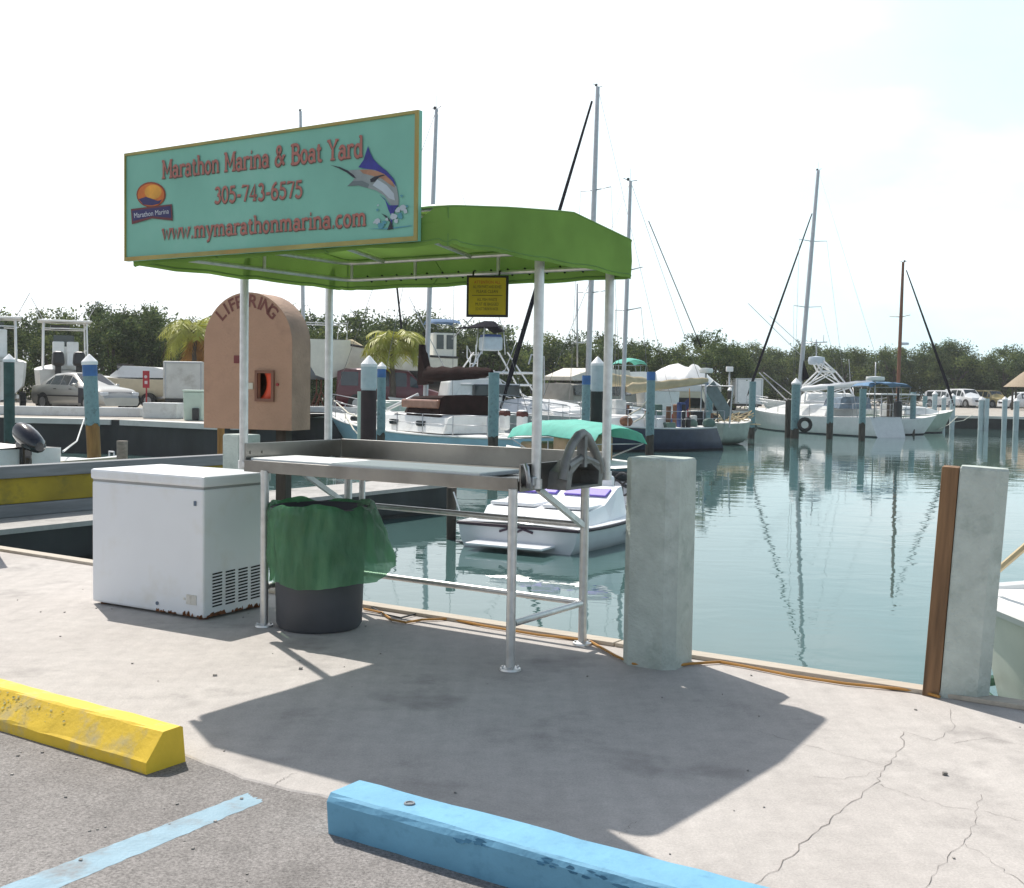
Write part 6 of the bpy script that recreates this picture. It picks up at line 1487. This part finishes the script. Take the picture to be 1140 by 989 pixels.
# ---- vehicles far right
suv = [(-2.2, .9, .95, .8, .7), (-2.15, 1.0, 1.55, .86, .7), (-1.8, 1.02, 1.70, .9, .73), (0, 1.02, 1.72, .92, .74), (.6, 1.0, 1.66, .92, .72), (1.25, .98, 1.04, .9, .74), (2.1, .85, .9, .86, .68), (2.3, .5, .55, .78, .5)]
def suv_(name, label, cat, px, Y, rz, m, k=1.0):
    p = atd(px, 460, Y); t = car(name, label, cat, (p.x, p.y, .12), rz, 4.6, 1.85, suv, m, [(2, 3, .0, .45), (2, 3, .52, .97), (3, 4, .1, .95), (4, 5, .1, .5, .1, .85)], (-1.35, 1.4), r=.36, group='cars parked beyond the right-hand dock'); t.scale = (k,) * 3
    screens(t, [(1.2, -.7, 1.07), (1.2, .7, 1.07), (.66, .62, 1.64), (.66, -.62, 1.64)])
    for y in (-.65, .65):
        mb = MB(); mb.box((2.17, y, .74), (.14, .32, .14), bev=.03); mb.build('headlight', M('headlight_glass', (0, 0, 0)), t)
    mb = MB(); mb.box((2.26, 0, .62), (.12, 1.0, .16)); mb.build('grille', dark, t); return t
carw = M('white_car_paint', (.72, .73, .74), .25, var=.03, coat=.4)
suv_('suv', 'white sport utility van facing us beyond the right-hand dock', 'car', 1073, 112, radians(-75), carw, 1.05)
suv_('suv', 'tan truck-like car facing us in the shade beyond the right-hand dock', 'car', 1101, 114, radians(-70), M('tan_paint', lin(165, 150, 105), .35, .1, var=.06), 1.0)
suv_('suv', 'white car half hidden behind white-capped pilings left of the white van', 'car', 1053, 113, radians(-60), carw, .95)
suv_('suv', 'white car at the right picture edge beside the thatched hut', 'car', 1138, 108, radians(185), carw, .92)
# ---- thatched hut
p = atd(1156, 460, 100)
t = thing('thatched_hut', 'thatched palm hut at the right picture edge behind the far dock', 'hut', (p.x, p.y, .12))
mb = MB(); mb.lathe([(2.9, 2.0), (2.7, 2.15), (1.6, 3.1), (.5, 3.9), (0, 4.1)], 20); mb.lathe([(2.9, 2.0), (2.5, 2.1), (.1, 3.8)], 20); mb.build('thatch_roof', M('thatch', lin(150, 135, 115), .95, var=.3, scale=6, stretch=(4, 4, .6), bump=.5, bscale=10), t)
for k in range(6):
    mb = MB(); mb.cyl((2.3 * cos(k * 1.047), 2.3 * sin(k * 1.047), 0), (2.3 * cos(k * 1.047), 2.3 * sin(k * 1.047), 2.2), .09, n=8); mb.build('post', wood_d, t)
# ---- white box trailer, white storage container, bin, kerb blocks, sign post
def boxtrailer(name, label, px, pt, pb, Y, wpx, depth, rz, m, zg, wheels=True):
    p = atd(px, pb, Y); h = atd(px, pt, Y).z - zg - .45; w = wpx * Y / F
    t = thing(name, label, 'trailer', (p.x, p.y, zg), rz)
    mb = MB(); mb.box((0, 0, .45 + h / 2), (w, depth, h), bev=.05); b = mb.build('box', m, t)
    mb = MB(); mb.box((0, -depth / 2 - .004, .45 + h / 2), (w * .86, .012, h * .86), bev=.004); mb.build('door', m, b)
    mb = MB()
    for x in (-w * .44, w * .44): mb.box((x, -depth / 2 - .02, .45 + h / 2), (.05, .02, h * .95))
    mb.box((0, -depth / 2 - .02, .45 + h - .05), (w * .95, .02, .06)); mb.build('corner_trim', alu, b)
    mb = MB(); mb.box((0, 0, .38), (w * .9, depth * 1.05, .14)); mb.build('chassis', dark, t)
    if wheels:
        for x in (-w * .4, w * .4):
            mb = MB(); mb.tube([(x - .1, -.2, .33), (x + .1, -.2, .33)], .33, 18); mb.build('tyre', rubber, t)
    return t
boxtrailer('box_trailer', 'weathered white box trailer left of the life ring cabinet', 206, 403, 452, 49, 42, 2.6, .22, M('weathered_white', lin(205, 205, 200), .6, var=.1, scale=1.5, dirt=lin(150, 145, 135), dirt_amt=.8, dirt_scale=1.2), .3)
boxtrailer('box_trailer', 'clean white box trailer at the far shore behind the white sloop\'s bow', 828, 421.5, 450, 78, 31, 2.4, .1, white_b, .1)
kw = M('kerb_white', (.62, .63, .62), .8, var=.12, scale=1.5, dirt=(.35, .34, .32), dirt_amt=.6)
def block(name, label, pxa, pxb, pt, Y, zg, dep=.35, m=None, cat='kerb block', grp='white kerb blocks on the seawall'):
    a, b = atd(pxa, pt, Y), atd(pxb, pt, Y); c = (a + b) / 2; h = c.z - zg
    mb = MB(); mb.box((0, 0, h / 2), ((b - a).length, dep, h), bev=.03); o = mb.build(name, m or kw, None, (c.x, c.y, zg)); return tag(o, label, cat, grp)
block('kerb_block', 'long low white kerb wall below the silver sedan', -60, 158, 452.5, 37.5, .3)
block('kerb_block', 'short taller white block right of the red sign post', 163, 201, 448.5, 36.6, .3, .8)
block('kerb_block', 'pale low kerb right of the life ring cabinet', 335, 404, 453, 46.8, .3)
p = atd(216, 460, 35.2); 
t = thing('storage_bin', 'pale green plastic bin beside the white block left of the cabinet', 'bin', (p.x, p.y, .3), .1)
hb = atd(216, 434, 35.2).z - .3; mb = MB(); mb.box((0, 0, hb * .46), (.52, .5, hb * .92), bev=.03, tap=1.1); mb.build('tub', M('pale_green_plastic', lin(190, 205, 190), .6, var=.06), t)
mb = MB(); mb.box((0, 0, hb * .96), (.62, .58, .06), bev=.02); mb.build('lid', M('pale_green_plastic', (0, 0, 0)), t)
mb = MB(); mb.box((.1, -.3, .2), (.2, .12, .36), bev=.02); mb.build('pedal_box', dark, t)
p = atd(163, 461, 37.0)
t = thing('sign_post', 'small red sign on a red post in front of the cream runabout', 'sign', (p.x, p.y, .3))
hs_ = atd(163, 413, 37).z - .3; mb = MB(); mb.cyl((0, 0, 0), (0, 0, hs_ - .05), .025, n=8); mb.build('post', M('red_post', lin(150, 40, 45), .6), t)
w = 7.5 * 37 / F; hh = 19 * 37 / F
mb = MB(); mb.box((0, -.03, hs_ - hh / 2), (w, .02, hh), bev=.004); pan = mb.build('panel', M('red_panel', lin(160, 35, 45), .6, var=.15), t)
mb = MB(); mb.sphere((-.01, -.042, hs_ - hh * .35), .05, 10, 6, sc=(1, .05, 1)); mb.box((0, -.042, hs_ - hh * .68), (.09, .004, .1)); mb.build('panel_mark', M('pale_mark', (.6, .5, .5), .6), pan)
# ---- pale green skiff hull in front of the van
C_, H_, L_ = place_line(404, 47, 458, 46.0); C_.z = -.1
t = thing('skiff', 'upturned pale green skiff hull below the maroon van', 'dinghy', C_, H_)
mb, sh = hull_mb(L_ + .4, 1.4, .95, .95, .3, .92, .05); mb.build('hull', [M('mint_hull', lin(195, 212, 198), .5, var=.08), deck_m, M('mint_hull', (0, 0, 0)), white], t)
p = atd(402, 437, 31.0)
tag(piling(401, 436, 31.5, 6, 'slim pale green post left of the maroon-wrapped piling', False, M('mint_post', lin(195, 212, 198), .6), M('mint_post', (0, 0, 0))), 'slim pale green post left of the maroon-wrapped piling', 'post')
# ---- rubbish of ropes and rails at the sailboat's bow: a bicycle-like clutter of lines reads as mooring lines
for k, (a, b, Y0, Y1) in enumerate((((372, 446), (408, 468), 41, 31), ((384, 461), (407, 492), 40, 31), ((700, 462), (726, 440), 40, 38), ((706, 470), (725, 452), 40, 38), ((1062, 470), (1083, 462), 64, 69), ((1045, 478), (1066, 464), 63, 68), ((795, 470), (812, 445), 46, 52))):
    A, B = atd(*a, Y0), atd(*b, Y1); mb = MB(); mb.tube([A, A.lerp(B, .5) + Vector((0, 0, -.12)), B], .022, 5)
    tag(mb.build('mooring_rope', M('rope_pale', lin(205, 200, 185), .9)), ('pale mooring rope from the pale blue bow to the maroon-wrapped piling', 'lower pale mooring rope at the pale blue bow', 'rope tied high on the tall turquoise piling by the navy boat', 'lower rope tied to the tall turquoise piling by the navy boat', 'rope from the grey-green bow up to the right-hand dock', 'lower rope from the grey-green hull to the right-hand dock', 'rope at the stern of the navy sailboat')[k], 'rope', 'mooring ropes')
# forestays seen against the sky
for (a, b, Y, l) in (((722, 246), (781, 388), 70, 'thin slanting stay against the sky right of the canopy'), ((442, 320), (447, 366), 56, 'short dark stay seen under the canopy left of the yellow notice')):
    A, B = atd(*a, Y), atd(*b, Y); mb = MB(); mb.tube([A, B], .03 if Y > 60 else .05, 5); tag(mb.build('stay_wire', canvas_k), l, 'stay')
p = atd(811, 460, 72); mb = MB(); q = atd(811, 413, 72)
t = thing('dock_lamp', 'pale square-headed lamp post on the far shore by the white box trailer', 'lamp post', (p.x, p.y, .1))
mb.cyl((0, 0, 0), (0, 0, q.z - .1), .05, n=8); mb.build('post', galv, t); mb = MB(); mb.box((0, 0, q.z), (.42, .3, .32), bev=.04); mb.build('lamp_head', white_b, t)
# ================================================================== HAZE over the harbour
mb = MB(); mb.box((0, 290, 8.0), (1500, 720, 23.2)); hz_ = mb.build('haze', [])
hm = bpy.data.materials.new('sea_haze'); hm.use_nodes = True; hn = hm.node_tree; hn.nodes.clear()
ho = hn.nodes.new('ShaderNodeOutputMaterial'); pv = hn.nodes.new('ShaderNodeVolumePrincipled')
pv.inputs['Color'].default_value = (.93, .95, .97, 1); pv.inputs['Density'].default_value = .00045; pv.inputs['Anisotropy'].default_value = .3
hn.links.new(pv.outputs[0], ho.inputs['Volume']); hz_.data.materials.append(hm); hz_['kind'] = 'stuff'
